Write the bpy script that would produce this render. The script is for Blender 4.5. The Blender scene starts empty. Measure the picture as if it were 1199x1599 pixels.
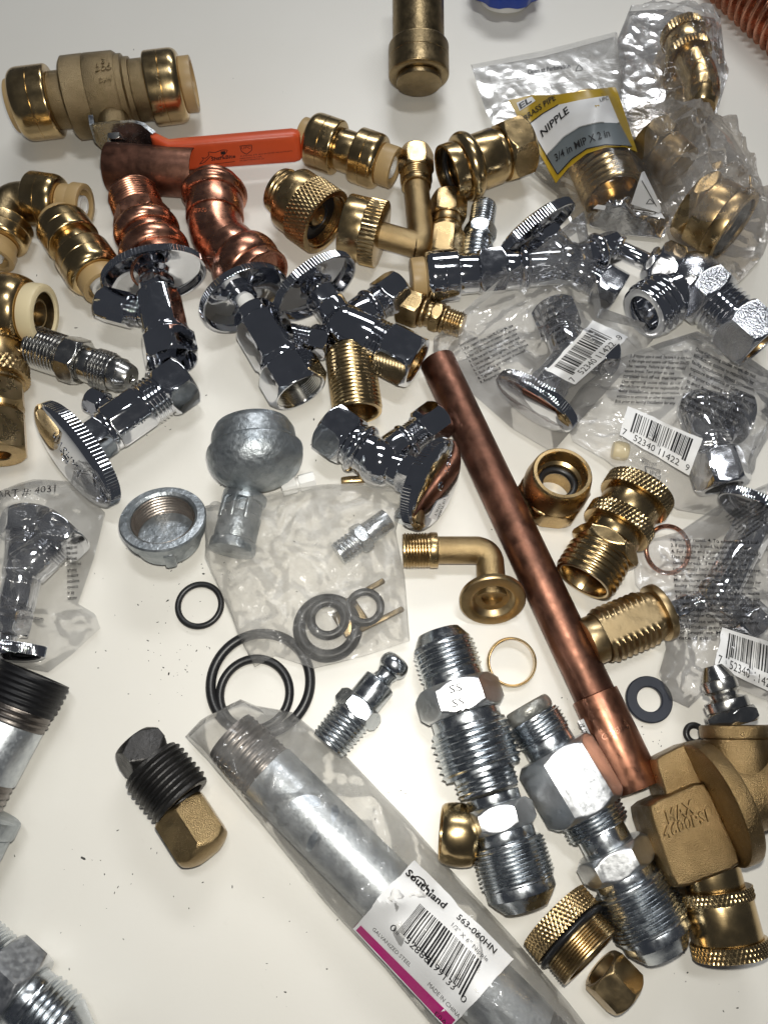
import bpy, math, random
import numpy as np
from mathutils import Vector, Matrix, noise
from mathutils.bvhtree import BVHTree

# ------------------------------------------------------------------ camera, light, exposure
sc = bpy.context.scene
PITCH = math.radians(69.0)
DIST = 0.310
FPX = 1211.0                      # focal length in photo pixels (1199 x 1599 frame)
CAM = Vector((0, -DIST*math.cos(PITCH), DIST*math.sin(PITCH)))
FW = Vector((0, math.cos(PITCH), -math.sin(PITCH)))
UP = Vector((0, math.sin(PITCH), math.cos(PITCH)))
RT = Vector((1, 0, 0))
cd = bpy.data.cameras.new('camera'); cam = bpy.data.objects.new('camera', cd)
sc.collection.objects.link(cam); sc.camera = cam
cam.location = CAM; cam.rotation_euler = (math.pi/2-PITCH, 0, 0)
cd.sensor_width = 36; cd.lens = 36*FPX/1599; cd.clip_start = .01; cd.clip_end = 20
w = bpy.data.worlds.new('World'); sc.world = w; w.use_nodes = True
w.node_tree.nodes['Background'].inputs[0].default_value = (.80, .86, 1.0, 1)
w.node_tree.nodes['Background'].inputs[1].default_value = .055
def area(name, loc, target, sx, sy, power, col):
    l = bpy.data.lights.new(name, 'AREA'); l.shape = 'RECTANGLE'; l.size = sx; l.size_y = sy
    l.energy = power; l.color = col
    o = bpy.data.objects.new(name, l); sc.collection.objects.link(o); o.location = loc
    o.rotation_euler = (Vector(target)-Vector(loc)).to_track_quat('-Z', 'Y').to_euler()
    return o
area('ceiling_lamp', (.10, .24, 1.30), (0, .02, 0), .34, .10, 4.2, (.96, .98, 1))
area('ceiling_lamp', (.16, 1.15, 1.00), (0, .05, 0), .70, .20, 6.6, (.97, .985, 1))
area('camera_flash', tuple(CAM + UP*.016 + RT*.004), (0, .0, 0), .007, .007, .74, (1, .968, .885))
sc.view_settings.view_transform = 'Standard'; sc.view_settings.look = 'None'
sc.view_settings.exposure = 0; sc.view_settings.gamma = 1
sc.render.engine = 'CYCLES'
cy = sc.cycles
cy.use_denoising = True; cy.max_bounces = 10; cy.transparent_max_bounces = 24
cy.adaptive_threshold = .02; cy.glossy_bounces = 6; cy.diffuse_bounces = 3; cy.sample_clamp_indirect = 4
cy.caustics_reflective = True; cy.blur_glossy = .4

# ------------------------------------------------------------------ pixel <-> table helpers
def ray(px, py):
    return (FW + RT*((px-599.5)/FPX) - UP*((py-799.5)/FPX)).normalized()
def at(px, py, h=0.0):            # point on the plane h millimetres above the table top
    d = ray(px, py)
    return CAM + d*((h*.001-CAM.z)/d.z)
def mpp(P):                       # metres per photo pixel at a point
    return (P-CAM).dot(FW)/FPX

# ------------------------------------------------------------------ materials
MAT = {}
def nodes(name):
    m = bpy.data.materials.new(name); m.use_nodes = True
    nt = m.node_tree; b = nt.nodes['Principled BSDF']; MAT[name] = m
    return m, nt, b
def N(nt, t, **kw):
    n = nt.nodes.new(t)
    for k, v in kw.items():
        if k in n.inputs: n.inputs[k].default_value = v
        else: setattr(n, k, v)
    return n
def metal(name, col, col2, rough, lathe=.0, grain=0., gscale=900., mott=60., rvar=.12, metallic=1.):
    """metal with mottled tint, lathe lines along the turned axis (UV) and cast grain"""
    m, nt, b = nodes(name); L = nt.links
    tc = N(nt, 'ShaderNodeTexCoord')
    n1 = N(nt, 'ShaderNodeTexNoise', Scale=mott, Detail=5.0, Roughness=.65); L.new(tc.outputs['Object'], n1.inputs['Vector'])
    cr = N(nt, 'ShaderNodeValToRGB'); L.new(n1.outputs['Fac'], cr.inputs[0])
    cr.color_ramp.elements[0].position = .36; cr.color_ramp.elements[1].position = .66
    cr.color_ramp.elements[0].color = (*col, 1); cr.color_ramp.elements[1].color = (*col2, 1)
    L.new(cr.outputs[0], b.inputs['Base Color'])
    b.inputs['Metallic'].default_value = metallic
    n2 = N(nt, 'ShaderNodeTexNoise', Scale=mott*4.3, Detail=4.0); L.new(tc.outputs['Object'], n2.inputs['Vector'])
    mr = N(nt, 'ShaderNodeMapRange'); L.new(n2.outputs['Fac'], mr.inputs[0])
    mr.inputs[1].default_value = .3; mr.inputs[2].default_value = .7
    mr.inputs[3].default_value = max(.02, rough-rvar*.5); mr.inputs[4].default_value = rough+rvar
    L.new(mr.outputs[0], b.inputs['Roughness'])
    last = None
    if lathe > 0:
        mp = N(nt, 'ShaderNodeMapping'); mp.inputs['Scale'].default_value = (1.5, 5200, 1)
        L.new(tc.outputs['UV'], mp.inputs[0])
        n3 = N(nt, 'ShaderNodeTexNoise', Scale=1.0, Detail=2.0); L.new(mp.outputs[0], n3.inputs['Vector'])
        bp = N(nt, 'ShaderNodeBump', Strength=lathe, Distance=.0001); L.new(n3.outputs['Fac'], bp.inputs['Height'])
        last = bp
    if grain > 0:
        n4 = N(nt, 'ShaderNodeTexNoise', Scale=gscale, Detail=3.0, Roughness=.6); L.new(tc.outputs['Object'], n4.inputs['Vector'])
        bp = N(nt, 'ShaderNodeBump', Strength=grain, Distance=.0006); L.new(n4.outputs['Fac'], bp.inputs['Height'])
        if last: L.new(last.outputs[0], bp.inputs['Normal'])
        last = bp
    if last: L.new(last.outputs[0], b.inputs['Normal'])
    return m
metal('brass', (.37, .26, .125), (.57, .415, .215), .27, lathe=.08, rvar=.08, mott=55)
metal('brass_bright', (.48, .345, .17), (.63, .47, .25), .21, lathe=.07, rvar=.07, mott=55)
metal('brass_dull', (.36, .26, .135), (.48, .36, .20), .34, lathe=.06, grain=.05)
metal('brass_cast', (.23, .17, .09), (.34, .258, .148), .36, grain=.65, gscale=2300)
metal('brass_sand', (.32, .225, .11), (.44, .32, .165), .34, grain=.42, gscale=2900)
metal('brass_valve', (.20, .135, .062), (.31, .215, .105), .33, grain=.55, gscale=2600)
metal('bronze_old', (.22, .165, .09), (.34, .255, .14), .34, grain=.18, gscale=900)
metal('copper', (.40, .175, .11), (.66, .33, .22), .25, lathe=.05, rvar=.10, mott=80)
metal('copper_dull', (.125, .062, .043), (.265, .124, .084), .42, lathe=.05, grain=.06, mott=70)
metal('chrome', (.66, .67, .70), (.74, .75, .78), .05, rvar=.04)
metal('chrome_rough', (.60, .61, .64), (.72, .73, .76), .12, grain=.30, gscale=1300)
metal('nickel', (.46, .45, .43), (.58, .57, .54), .18, lathe=.08)
metal('zinc', (.48, .51, .54), (.62, .65, .67), .21, lathe=.05, mott=90)
metal('zinc_facet', (.56, .57, .58), (.68, .69, .70), .34, grain=.05, mott=130)
metal('galvanized', (.30, .33, .35), (.46, .49, .51), .40, grain=.95, gscale=230, mott=140, metallic=.9)
metal('galv_pipe', (.46, .49, .52), (.62, .65, .67), .36, grain=.12, gscale=420, mott=220, metallic=.92)
metal('black_iron', (.035, .034, .033), (.075, .072, .07), .40, grain=.35, gscale=900, metallic=.8)
metal('thread_bare', (.12, .105, .095), (.22, .20, .185), .33, grain=.10, metallic=.95)
metal('rusty_thread', (.26, .22, .19), (.42, .37, .33), .34, grain=.10, metallic=.95)
def plain(name, col, rough, spec=.5, bump=0., bscale=600, var=.0):
    m, nt, b = nodes(name); L = nt.links
    b.inputs['Base Color'].default_value = (*col, 1); b.inputs['Roughness'].default_value = rough
    b.inputs['Specular IOR Level'].default_value = spec
    tc = N(nt, 'ShaderNodeTexCoord')
    if var > 0:
        n1 = N(nt, 'ShaderNodeTexNoise', Scale=70., Detail=5.); L.new(tc.outputs['Object'], n1.inputs['Vector'])
        cr = N(nt, 'ShaderNodeValToRGB'); L.new(n1.outputs['Fac'], cr.inputs[0])
        cr.color_ramp.elements[0].position = .3; cr.color_ramp.elements[1].position = .7
        cr.color_ramp.elements[0].color = (*[c*(1-var) for c in col], 1); cr.color_ramp.elements[1].color = (*[min(1, c*(1+var)) for c in col], 1)
        L.new(cr.outputs[0], b.inputs['Base Color'])
    if bump > 0:
        n4 = N(nt, 'ShaderNodeTexNoise', Scale=bscale, Detail=4.); L.new(tc.outputs['Object'], n4.inputs['Vector'])
        bp = N(nt, 'ShaderNodeBump', Strength=bump, Distance=.0004); L.new(n4.outputs['Fac'], bp.inputs['Height'])
        L.new(bp.outputs[0], b.inputs['Normal'])
    return m
plain('rubber', (.012, .012, .013), .38, .5, .08, 900)
plain('rubber_blue', (.018, .022, .034), .42, .5, .10, 700, .2)
plain('tape', (.006, .006, .007), .48, .3, .3, 500)
plain('nylon', (.78, .77, .74), .38, .4)
metal('smear', (.26, .26, .24), (.52, .50, .45), .38, grain=.6, gscale=420, mott=160, metallic=.8)
plain('collet', (.42, .29, .135), .42, .4, .04)
plain('collet_cream', (.72, .61, .38), .40, .4, .04)
plain('vinyl_red', (.60, .085, .026), .36, .5, .10, 700, .08)
plain('paper', (.80, .80, .80), .50, .3, .03, 500, .02)
plain('paper_card', (.66, .66, .66), .45, .4, .03, 500, .03)
plain('gold_print', (.38, .25, .018), .35, .5)
plain('grey_print', (.13, .15, .16), .38, .5)
plain('pink_print', (.42, .012, .16), .42, .4, 0, 1, .08)
plain('ink', (.014, .014, .016), .45, .4)
plain('ink_grey', (.10, .10, .105), .5, .4)
plain('blue_plastic', (.012, .045, .30), .32, .5, .05)
plain('sealant', (.50, .49, .44), .45, .4, .6, 420, .15)
plain('bore_dark', (.05, .035, .018), .45, .4)
plain('crumb', (.055, .055, .05), .7, .2)
def film(name, haze, tint, rough=.10, gl=.55, bump=.5):
    """thin clear or milky polythene: see-through with haze and a wrinkled gloss"""
    m, nt, b = nodes(name); L = nt.links; nt.nodes.remove(b)
    out = nt.nodes['Material Output']
    tc = N(nt, 'ShaderNodeTexCoord')
    tr = N(nt, 'ShaderNodeBsdfTransparent'); tr.inputs[0].default_value = (*tint, 1)
    di = N(nt, 'ShaderNodeBsdfDiffuse'); di.inputs[0].default_value = (.93, .92, .90, 1)
    tl = N(nt, 'ShaderNodeBsdfTranslucent'); tl.inputs[0].default_value = (.94, .93, .91, 1)
    mx = N(nt, 'ShaderNodeMixShader'); mx.inputs[0].default_value = .55
    L.new(di.outputs[0], mx.inputs[1]); L.new(tl.outputs[0], mx.inputs[2])
    nz = N(nt, 'ShaderNodeTexNoise', Scale=95., Detail=5., Roughness=.6); L.new(tc.outputs['Object'], nz.inputs['Vector'])
    mr = N(nt, 'ShaderNodeMapRange'); L.new(nz.outputs['Fac'], mr.inputs[0])
    mr.inputs[1].default_value = .3; mr.inputs[2].default_value = .75
    mr.inputs[3].default_value = haze*.25; mr.inputs[4].default_value = haze*1.8
    m2 = N(nt, 'ShaderNodeMixShader'); L.new(mr.outputs[0], m2.inputs[0]); L.new(tr.outputs[0], m2.inputs[1]); L.new(mx.outputs[0], m2.inputs[2])
    gs = N(nt, 'ShaderNodeBsdfGlossy'); gs.inputs['Roughness'].default_value = rough
    fr = N(nt, 'ShaderNodeFresnel'); fr.inputs[0].default_value = 1.5
    ml = N(nt, 'ShaderNodeMath', operation='MULTIPLY'); ml.inputs[1].default_value = gl*2.0; L.new(fr.outputs[0], ml.inputs[0])
    ml.use_clamp = True
    vo = N(nt, 'ShaderNodeTexVoronoi', Scale=95.); vo.feature = 'DISTANCE_TO_EDGE'
    nd = N(nt, 'ShaderNodeTexNoise', Scale=120., Detail=3.)
    L.new(tc.outputs['Object'], nd.inputs['Vector'])
    va = N(nt, 'ShaderNodeVectorMath', operation='SCALE'); va.inputs['Scale'].default_value = .008; L.new(nd.outputs['Color'], va.inputs[0])
    vb = N(nt, 'ShaderNodeVectorMath', operation='ADD'); L.new(tc.outputs['Object'], vb.inputs[0]); L.new(va.outputs[0], vb.inputs[1])
    L.new(vb.outputs[0], vo.inputs['Vector'])
    bp = N(nt, 'ShaderNodeBump', Strength=bump, Distance=.0022); L.new(vo.outputs['Distance'], bp.inputs['Height'])
    L.new(bp.outputs[0], gs.inputs['Normal']); L.new(bp.outputs[0], fr.inputs['Normal'])
    m3 = N(nt, 'ShaderNodeMixShader'); L.new(ml.outputs[0], m3.inputs[0]); L.new(m2.outputs[0], m3.inputs[1]); L.new(gs.outputs[0], m3.inputs[2])
    L.new(m3.outputs[0], out.inputs['Surface'])
    return m
film('film_clear', .055, (.985, .985, .985), .15, .28, .05)
film('film_grey', .07, (.985, .985, .99), .12, .36, .07)
film('film_tan', .19, (.965, .94, .91), .13, .36, .08)
film('film_milky', .17, (.985, .98, .97), .22, .24, .08)
film('film_sleeve', .17, (.985, .98, .97), .13, .36, .12)

# ------------------------------------------------------------------ mesh helpers
COL = sc.collection
def link(name, me, mat, parent=None, angle=38):
    for p in me.polygons: p.use_smooth = True
    try: me.set_sharp_from_angle(angle=math.radians(angle))
    except Exception: pass
    if mat is not None: me.materials.append(MAT[mat])
    o = bpy.data.objects.new(name, me); COL.objects.link(o)
    if parent is not None:
        root = parent
        o.parent = root
    return o
def tag(o, label=None, cat=None, group=None, kind=None):
    if label: o['label'] = label
    if cat: o['category'] = cat
    if group: o['group'] = group
    if kind: o['kind'] = kind
    return o
def thing(name, label, cat, base, group=None):
    o = bpy.data.objects.new(name, None); COL.objects.link(o)
    o.empty_display_size = .005
    o.location = (base.x, base.y, 0.0)
    return tag(o, label, cat, group)
def wloc(o):                      # world offset of an object (nothing here is rotated)
    v = Vector((0, 0, 0))
    while o is not None: v += o.location; o = o.parent
    return v
def frame(d, roll=0.):
    d = d.normalized()
    e1 = Vector((0, 0, 1)).cross(d)
    if e1.length < 1e-3: e1 = Vector((1, 0, 0))
    e1.normalize(); e2 = d.cross(e1).normalized()
    if e2.z < 0: e1, e2 = -e1, -e2
    c, s = math.cos(roll), math.sin(roll)
    return d, e1*c+e2*s, e2*c-e1*s
def grid_mesh(name, P, closed_u=True, uv=None, cap0=False, cap1=False):
    """P: (rings, segs, 3) array"""
    n, k, _ = P.shape
    V = P.reshape(-1, 3).tolist(); F = []; UVs = []
    kk = k if closed_u else k-1
    for i in range(n-1):
        for j in range(kk):
            j2 = (j+1) % k
            F.append((i*k+j, i*k+j2, (i+1)*k+j2, (i+1)*k+j))
            if uv is not None:
                UVs += [(j/kk, uv[i]), ((j+1)/kk, uv[i]), ((j+1)/kk, uv[i+1]), (j/kk, uv[i+1])]
    if cap0:
        F.append(tuple(reversed(range(k)))); UVs += [(0, 0)]*k
    if cap1:
        F.append(tuple((n-1)*k+j for j in range(k))); UVs += [(0, 0)]*k
    me = bpy.data.meshes.new(name); me.from_pydata(V, [], F)
    if uv is not None:
        l = me.uv_layers.new(name='UVMap')
        l.data.foreach_set('uv', np.array(UVs, dtype=np.float32).ravel())
    me.update()
    return me
NS = 72
ANG = np.arange(NS)*2*math.pi/NS
def rev(name, P0, d, e1, e2, rings, mat, parent, ns=NS, sx=1., sy=1., angle=38, nocap=False, seam=False):
    """surface of revolution; rings: (x metres, radius or array of radii)"""
    off = P0-wloc(parent) if parent is not None else P0
    a = np.arange(ns+1)*2*math.pi/ns-math.pi/2 if seam else np.arange(ns)*2*math.pi/ns
    nc = len(a)
    D, E1, E2, O = (np.array(v) for v in (d, e1, e2, off))
    P = np.zeros((len(rings), nc, 3)); uv = []
    for i, (x, r) in enumerate(rings):
        r = np.broadcast_to(np.asarray(r, dtype=float), (nc,)); x = np.broadcast_to(np.asarray(x, dtype=float), (nc,))
        P[i] = O + np.outer(x, D) + np.outer(np.cos(a)*r*sx, E1) + np.outer(np.sin(a)*r*sy, E2)
        uv.append(float(x.mean()) + float(r.mean())*.37)
    big = lambda r: float(np.max(r)) > 2e-6
    x0, x1 = rings[0], rings[-1]
    if seam or nocap or (abs(np.max(x0[0])-np.max(x1[0])) < 1e-9 and np.allclose(x0[1], x1[1])): big = lambda r: False
    me = grid_mesh(name, P, not seam, uv, big(rings[0][1]), big(rings[-1][1]))
    return link(name, me, mat, parent, angle)
def hexr(rc, ns=NS, n=6):
    a = np.arange(ns)*2*math.pi/ns
    seg = 2*math.pi/n
    t = (a % seg) - seg/2
    return rc*math.cos(seg/2)/np.cos(t)
def tri(x): return np.abs(((x) % 1.0)*2-1)
def make_rings(kind, L, r, o, k):
    """rings for one segment of length L (metres), r in metres, k metres per pixel"""
    bv = min(L*.2, o.get('bv', 1.6)*k)
    if kind == 'cyl':
        R = [(0, r-bv*.8), (bv*.35, r-bv*.2), (bv, r), (L-bv, r), (L-bv*.35, r-bv*.2), (L, r-bv*.8)]
    elif kind == 'cone':
        r1 = o['r1']*k; R = [(0, r), (L*.5, (r+r1)/2), (L-bv, r1), (L, r1-bv*.6)]
        if o.get('cap'): R += [(L, r1*.35), (L-.0005, r1*.3), (L-L*.5, r1*.28)]
    elif kind == 'thread':        # true helix: rings climb one pitch per turn (seam underneath)
        n = o.get('n', 8); dep = o.get('dep', .085)*r; R = []; tp = o.get('taper', 0.)
        vs = np.arange(NS+1)/NS; p = L/n
        R = [(0, 0), (0, r-dep*1.6)]
        for i in range(-1, int(n)+1):
            for ph, g in ((0, 0.), (.14, 0.), (.42, .9), (.50, 1.), (.58, .9), (.86, 0.)):
                x = np.clip((i+ph+vs)*p, 0, L)
                f = np.clip(np.minimum(x, L-x)/(.9*p), 0, 1)
                R.append((x, r*(1-tp*x/L)-dep+dep*g*f))
        R += [(L, r*(1-tp)-dep*1.6)]
        if 'bore' not in o: R.append((L, 0))
        if 'bore0' in o: R = R[1:]
    elif kind == 'hex':
        n = o.get('sides', 6); h = hexr(r, n=n); ap = r*math.cos(math.pi/n); R = []
        ch = o.get('ch', .5); cl = min(L*.35, (r-ap)*1.1)
        for i in range(8):
            t = i/7; R.append((cl*t, np.minimum(h, ap*.985+(r-ap*.985)*(t*1.02))))
        R2 = [(L-x, q) for x, q in reversed(R)]
        if o.get('dome'):
            D = L*.36; R2 = []
            for i in range(14):
                t = i/13; rm = r*1.02*math.sqrt(max(0, 1-(t*.93)**2.2))
                R2.append((L-D+D*t, np.minimum(h, rm)))
        R += R2
    elif kind in ('flute', 'knurl'):
        ns = o.get('ns', 144); a = np.arange(ns)/ns; m = 2 if kind == 'flute' else max(8, int(o.get('rows', 5)*4)); dep = o.get('dep', 1.5)*k
        nt = ns//4; R = [(0, r-bv)]
        for i in range(m+1):
            u = i/m; x = bv*.5+(L-bv)*u
            if kind == 'flute': q = r - dep*np.clip(tri(a*nt)*1.4-.2, 0, 1)
            else:
                z = u*o.get('rows', 5)
                q = r - dep*np.maximum(tri(a*nt+z*.5), tri(a*nt-z*.5))
            R.append((x, q))
        R.append((L, r-bv))
    elif kind == 'bulge':
        R = []
        e = o.get('e', .78)
        for i in range(15):
            t = i/14; R.append((L*t, r*(e+(1-e)*math.sqrt(max(0, math.sin(math.pi*t))))))
    elif kind == 'dome':
        R = [(L*math.sin(t*math.pi/2), r*math.cos(t*math.pi/2)) for t in np.linspace(0, 1, 14)]
    elif kind == 'collar':         # push-fit collar: one rounded shoulder at each end
        q = o.get('q', .26); R = []
        for t in np.linspace(0, 1, 8): R.append((L*q*(1-math.cos(t*math.pi/2)), r*(.80+.20*math.sin(t*math.pi/2))))
        g = o.get('groove', .55)
        R += [(L*g-.0002, r), (L*g, r-.0002), (L*g+.0002, r)]
        for t in np.linspace(1, 0, 6): R.append((L-L*.08*(1-math.cos(t*math.pi/2)), r*(.93+.07*math.sin(t*math.pi/2))))
        if o.get('flip'): R = [(L-x, y) for x, y in reversed(R)]
    elif kind == 'prof':
        R = [(L*x, r*y) for x, y in o['pts']]
    else: raise ValueError(kind)
    if 'flat' in o:                # machined flats: list of (angle, apothem ratio)
        th = kind == 'thread'; ns = NS+1 if th else NS; a = np.arange(ns)*2*math.pi/NS - (math.pi/2 if th else 0); R2 = []
        for x, q in R:
            q = np.broadcast_to(np.asarray(q, float), (ns,)).copy()
            for ang, ap in o['flat']:
                c = np.cos(a-math.radians(ang)); lim = np.where(c > .2, r*ap/np.maximum(c, .2), 9)
                q = np.minimum(q, lim)
            R2.append((x, q))
        R = R2
    if 'bore' in o:                # open bore at the far end: (radius px, depth px)
        rb, db = o['bore'][0]*k, min(o['bore'][1]*k, L*1.0)
        x = float(np.max(R[-1][0]))
        R += [(x, rb+.0004), (x-.0004, rb), (x-db*.5, rb), (x-db, rb*.98), (x-db, 0)]
    if 'bore0' in o:
        rb, db = o['bore0'][0]*k, min(o['bore0'][1]*k, L*1.0)
        x = float(np.min(R[0][0]))
        R = [(x+db, 0), (x+db, rb*.98), (x+db*.5, rb), (x+.0004, rb), (x, rb+.0004)] + R
    return R
def seg_max(segs): return max(s[3] for s in segs)
def pts(p0, p1, segs, rest=None):
    """pixel ends -> world ends; height None means resting on the table"""
    k = mpp(at((p0[0]+p1[0])/2, (p0[1]+p1[1])/2, 8))
    rm = max(s[3]*(.87 if s[1] == 'hex' else 1) for s in segs)*k*1000
    h = [p[2] if len(p) > 2 and p[2] is not None else rm for p in (p0, p1)]
    return at(p0[0], p0[1], h[0]), at(p1[0], p1[1], h[1])
def arm(root, A, B, segs, mat, roll=0., k=None):
    """a chain of turned segments on one axis. seg: (name, kind, rel_len, radius_px, opts)"""
    tot = sum(s[2] for s in segs); L = (B-A).length
    d, e1, e2 = frame(B-A, math.radians(roll))
    k = k or mpp((A+B)/2); x = 0; out = []
    for s in segs:
        o = s[4] if len(s) > 4 else {}
        l = L*s[2]/tot
        ov = .0 
        R = make_rings(s[1], l, s[3]*k, o, k)
        P = A + d*(x-ov)
        ns = o.get('ns', 144) if s[1] in ('flute', 'knurl') else NS
        par = out[o['sub']] if 'sub' in o else root
        ob = rev(s[0], P, d, e1, e2, R, o.get('mat', mat), par, ns, angle=o.get('ang', 50 if s[1] == 'thread' else 38), seam=s[1] == 'thread')
        if 'label' in o: ob['label'] = o['label']
        out.append(ob); x += l
    return out
def fitting(name, label, cat, p0, p1, segs, mat, roll=0., group=None):
    A, B = pts(p0, p1, segs)
    root = thing(name, label, cat, (A+B)/2, group)
    return root, arm(root, A, B, segs, mat, roll), A, B
def tube(name, path, radii, mat, parent, ns=40, sub=8):
    """smooth swept tube through world points"""
    n = len(path); P = []; R = []
    for i in range(n-1):
        p0, p1, p2, p3 = (path[max(0, i-1)], path[i], path[i+1], path[min(n-1, i+2)])
        for j in range(sub):
            t = j/sub
            P.append(.5*((2*p1)+(p2-p0)*t+(2*p0-5*p1+4*p2-p3)*t*t+(3*p1-p0-3*p2+p3)*t**3))
            R.append(radii[i]*(1-t)+radii[i+1]*t)
    P.append(path[-1]); R.append(radii[-1])
    off = wloc(parent) if parent is not None else Vector((0, 0, 0))
    T0 = (P[1]-P[0]).normalized(); _, e1, e2 = frame(T0)
    G = np.zeros((len(P), ns, 3)); a = np.arange(ns)*2*math.pi/ns; uv = []; acc = 0
    for i in range(len(P)):
        T = (P[min(i+1, len(P)-1)]-P[max(i-1, 0)]).normalized()
        e1 = (e1-T*e1.dot(T)).normalized(); e2 = T.cross(e1)
        G[i] = np.array(P[i]-off)+np.outer(np.cos(a)*R[i], np.array(e1))+np.outer(np.sin(a)*R[i], np.array(e2))
        acc += (P[i]-P[i-1]).length if i else 0; uv.append(acc)
    return link(name, grid_mesh(name, G, True, uv, True, True), mat, parent)
def bend(A, C, B, r, n=7):
    """rounded corner path from A by corner C to B"""
    t = min(r, (A-C).length*.95, (B-C).length*.95)
    a = C+(A-C).normalized()*t; b = C+(B-C).normalized()*t
    mid = [a*(1-u)**2+C*2*u*(1-u)+b*u*u for u in np.linspace(0, 1, n)]
    return [A]+mid+[B]
def slab(name, A, B, wdir, width, thick, mat, parent, bev=.0006, kbend=None):
    """bevelled bar from A to B, width along wdir"""
    d = (B-A).normalized(); wv = (wdir-d*wdir.dot(d)).normalized(); t = d.cross(wv)
    off = wloc(parent); L = (B-A).length
    prof = []
    W, T = width/2, thick/2; b = min(bev, T*.9, W*.9)
    for cx, cy_, a0 in ((W-b, T-b, 0), (-W+b, T-b, 90), (-W+b, -T+b, 180), (W-b, -T+b, 270)):
        for q in range(4):
            an = math.radians(a0+q*30); prof.append((cx+b*math.cos(an), cy_+b*math.sin(an)))
    G = []
    for x, s in ((0, .0), (0, -1), (b*.5, -.3), (b, 0.), (L-b, 0.), (L-b*.5, -.3), (L, -1), (L, 0.)):
        sh = b*s if s < 0 else 0
        row = []
        for (u, v) in prof:
            uu = u+math.copysign(min(abs(u), abs(sh)), -u) if sh else u
            vv = v+math.copysign(min(abs(v), abs(sh)), -v) if sh else v
            row.append(list(A-off+d*x+wv*uu+t*vv))
        G.append(row)
    G = np.array(G[1:-1])
    return link(name, grid_mesh(name, G, True, [0]*len(G), True, True), mat, parent)
def torus(name, C, nrm, R, r, mat, parent=None, ns=72, sx=1.):
    d, e1, e2 = frame(nrm); off = wloc(parent) if parent is not None else Vector((0, 0, 0))
    G = np.zeros((17, ns, 3)); a = np.arange(ns)*2*math.pi/ns
    for i in range(17):
        t = 2*math.pi*i/16
        rr = R+r*math.cos(t)
        G[i] = np.array(C-off)+np.outer(np.cos(a)*rr*sx, np.array(e1))+np.outer(np.sin(a)*rr, np.array(e2))+np.array(d)*r*math.sin(t)
    return link(name, grid_mesh(name, G, True, list(range(17))), mat, parent)
def handle_wheel(root, C, nrm, a, b, k, mat='chrome', thick=15., hub=.30, roll=0.):
    """oval stop-valve handle: domed face on +nrm, fluted rim, hollow back with hub"""
    d, e1, e2 = frame(nrm, math.radians(roll)); ns = 384
    an = np.arange(ns)/ns; fl = 1-.020*np.clip(tri(an*96)*1.5-.25, 0, 1)
    t = thick*k
    rings = [(t*.62, 0), (t*.62, .05), (t*.60, .30), (t*.52, .55), (t*.38, .78), (t*.22, .90), (t*.10, .955), (t*.04, .965),
             (0, .985*np.ones(ns)), (-t*.05, fl), (-t*.95, fl), (-t, .985*np.ones(ns)),
             (-t, .945), (-t*.5, .93), (-t*.05, .90), (t*.12, .70), (t*.2, hub+.05), (t*.1, hub), (-t*.7, hub*.92), (-t*.72, hub*.6), (-t*.72, 0)]
    P = np.zeros((len(rings), ns, 3)); O = np.array(C-wloc(root)); aa = an*2*math.pi
    for i, (x, r) in enumerate(rings):
        r = np.broadcast_to(np.asarray(r, float), (ns,))
        P[i] = O+np.array(d)*x+np.outer(np.cos(aa)*r*a, np.array(e1))+np.outer(np.sin(aa)*r*b, np.array(e2))
    h = link('handle', grid_mesh('handle', P, True, [x for x, _ in rings]), mat, root, 32)
    return h
def screw(root, C, nrm, r, k, mat='chrome'):
    d, e1, e2 = frame(nrm)
    return rev('screw', C, d, e1, e2, [(0, r*k), (1.2*k, r*k), (2.6*k, r*.8*k), (2.6*k, r*.35*k), (1.4*k, r*.3*k), (1.4*k, 0)], mat, root)

# --- printing draped over a surface: each point is carried down its own sight line onto the sheet and lifted off along the normal
def bvh_of(o):
    me = o.data; off = wloc(o)
    return BVHTree.FromPolygons([v.co+off for v in me.vertices], [tuple(p.vertices) for p in me.polygons])
def drop(bvh, px, py, lift, hdef=12.):
    r = ray(px, py); h = bvh.ray_cast(CAM, r) if bvh is not None else (None,)*4
    if h[0] is None: return at(px, py, hdef)+Vector((0, 0, lift))
    n = h[1] if h[1].dot(r) < 0 else -h[1]
    return h[0]+n*lift
def patch(name, bvh, top, bot, mat, parent, lift, nu=36, nv=18, smooth=2):
    """sheet between two pixel polylines, draped"""
    def res(pl, n):
        pl = np.array(pl, float); s = np.r_[0, np.cumsum(np.hypot(*np.diff(pl, axis=0).T))]; t = np.linspace(0, s[-1], n)
        return np.c_[np.interp(t, s, pl[:, 0]), np.interp(t, s, pl[:, 1])]
    T, B = res(top, nu), res(bot, nu); off = wloc(parent)
    G = np.zeros((nv, nu, 3))
    for i in range(nv):
        q = T+(B-T)*(i/(nv-1))
        for j in range(nu): G[i, j] = drop(bvh, q[j, 0], q[j, 1], lift)-off
    for _ in range(smooth):
        H = G.copy(); H[1:-1, 1:-1] = (G[1:-1, 1:-1]*2+G[:-2, 1:-1]+G[2:, 1:-1]+G[1:-1, :-2]+G[1:-1, 2:])/6
        G = np.where(H[..., 2:3] > G[..., 2:3]-.0003, H, G)
    return link(name, grid_mesh(name, G, False, [0]*nv), mat, parent)
FONT = None
def text_mesh(s, extrude=0., bold=0.):
    c = bpy.data.curves.new('t', 'FONT'); c.body = s; c.size = 1; c.extrude = extrude; c.offset = bold; c.resolution_u = 2
    o = bpy.data.objects.new('t', c)
    me = bpy.data.meshes.new_from_object(o)
    bpy.data.objects.remove(o); bpy.data.curves.remove(c)
    return me
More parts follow.
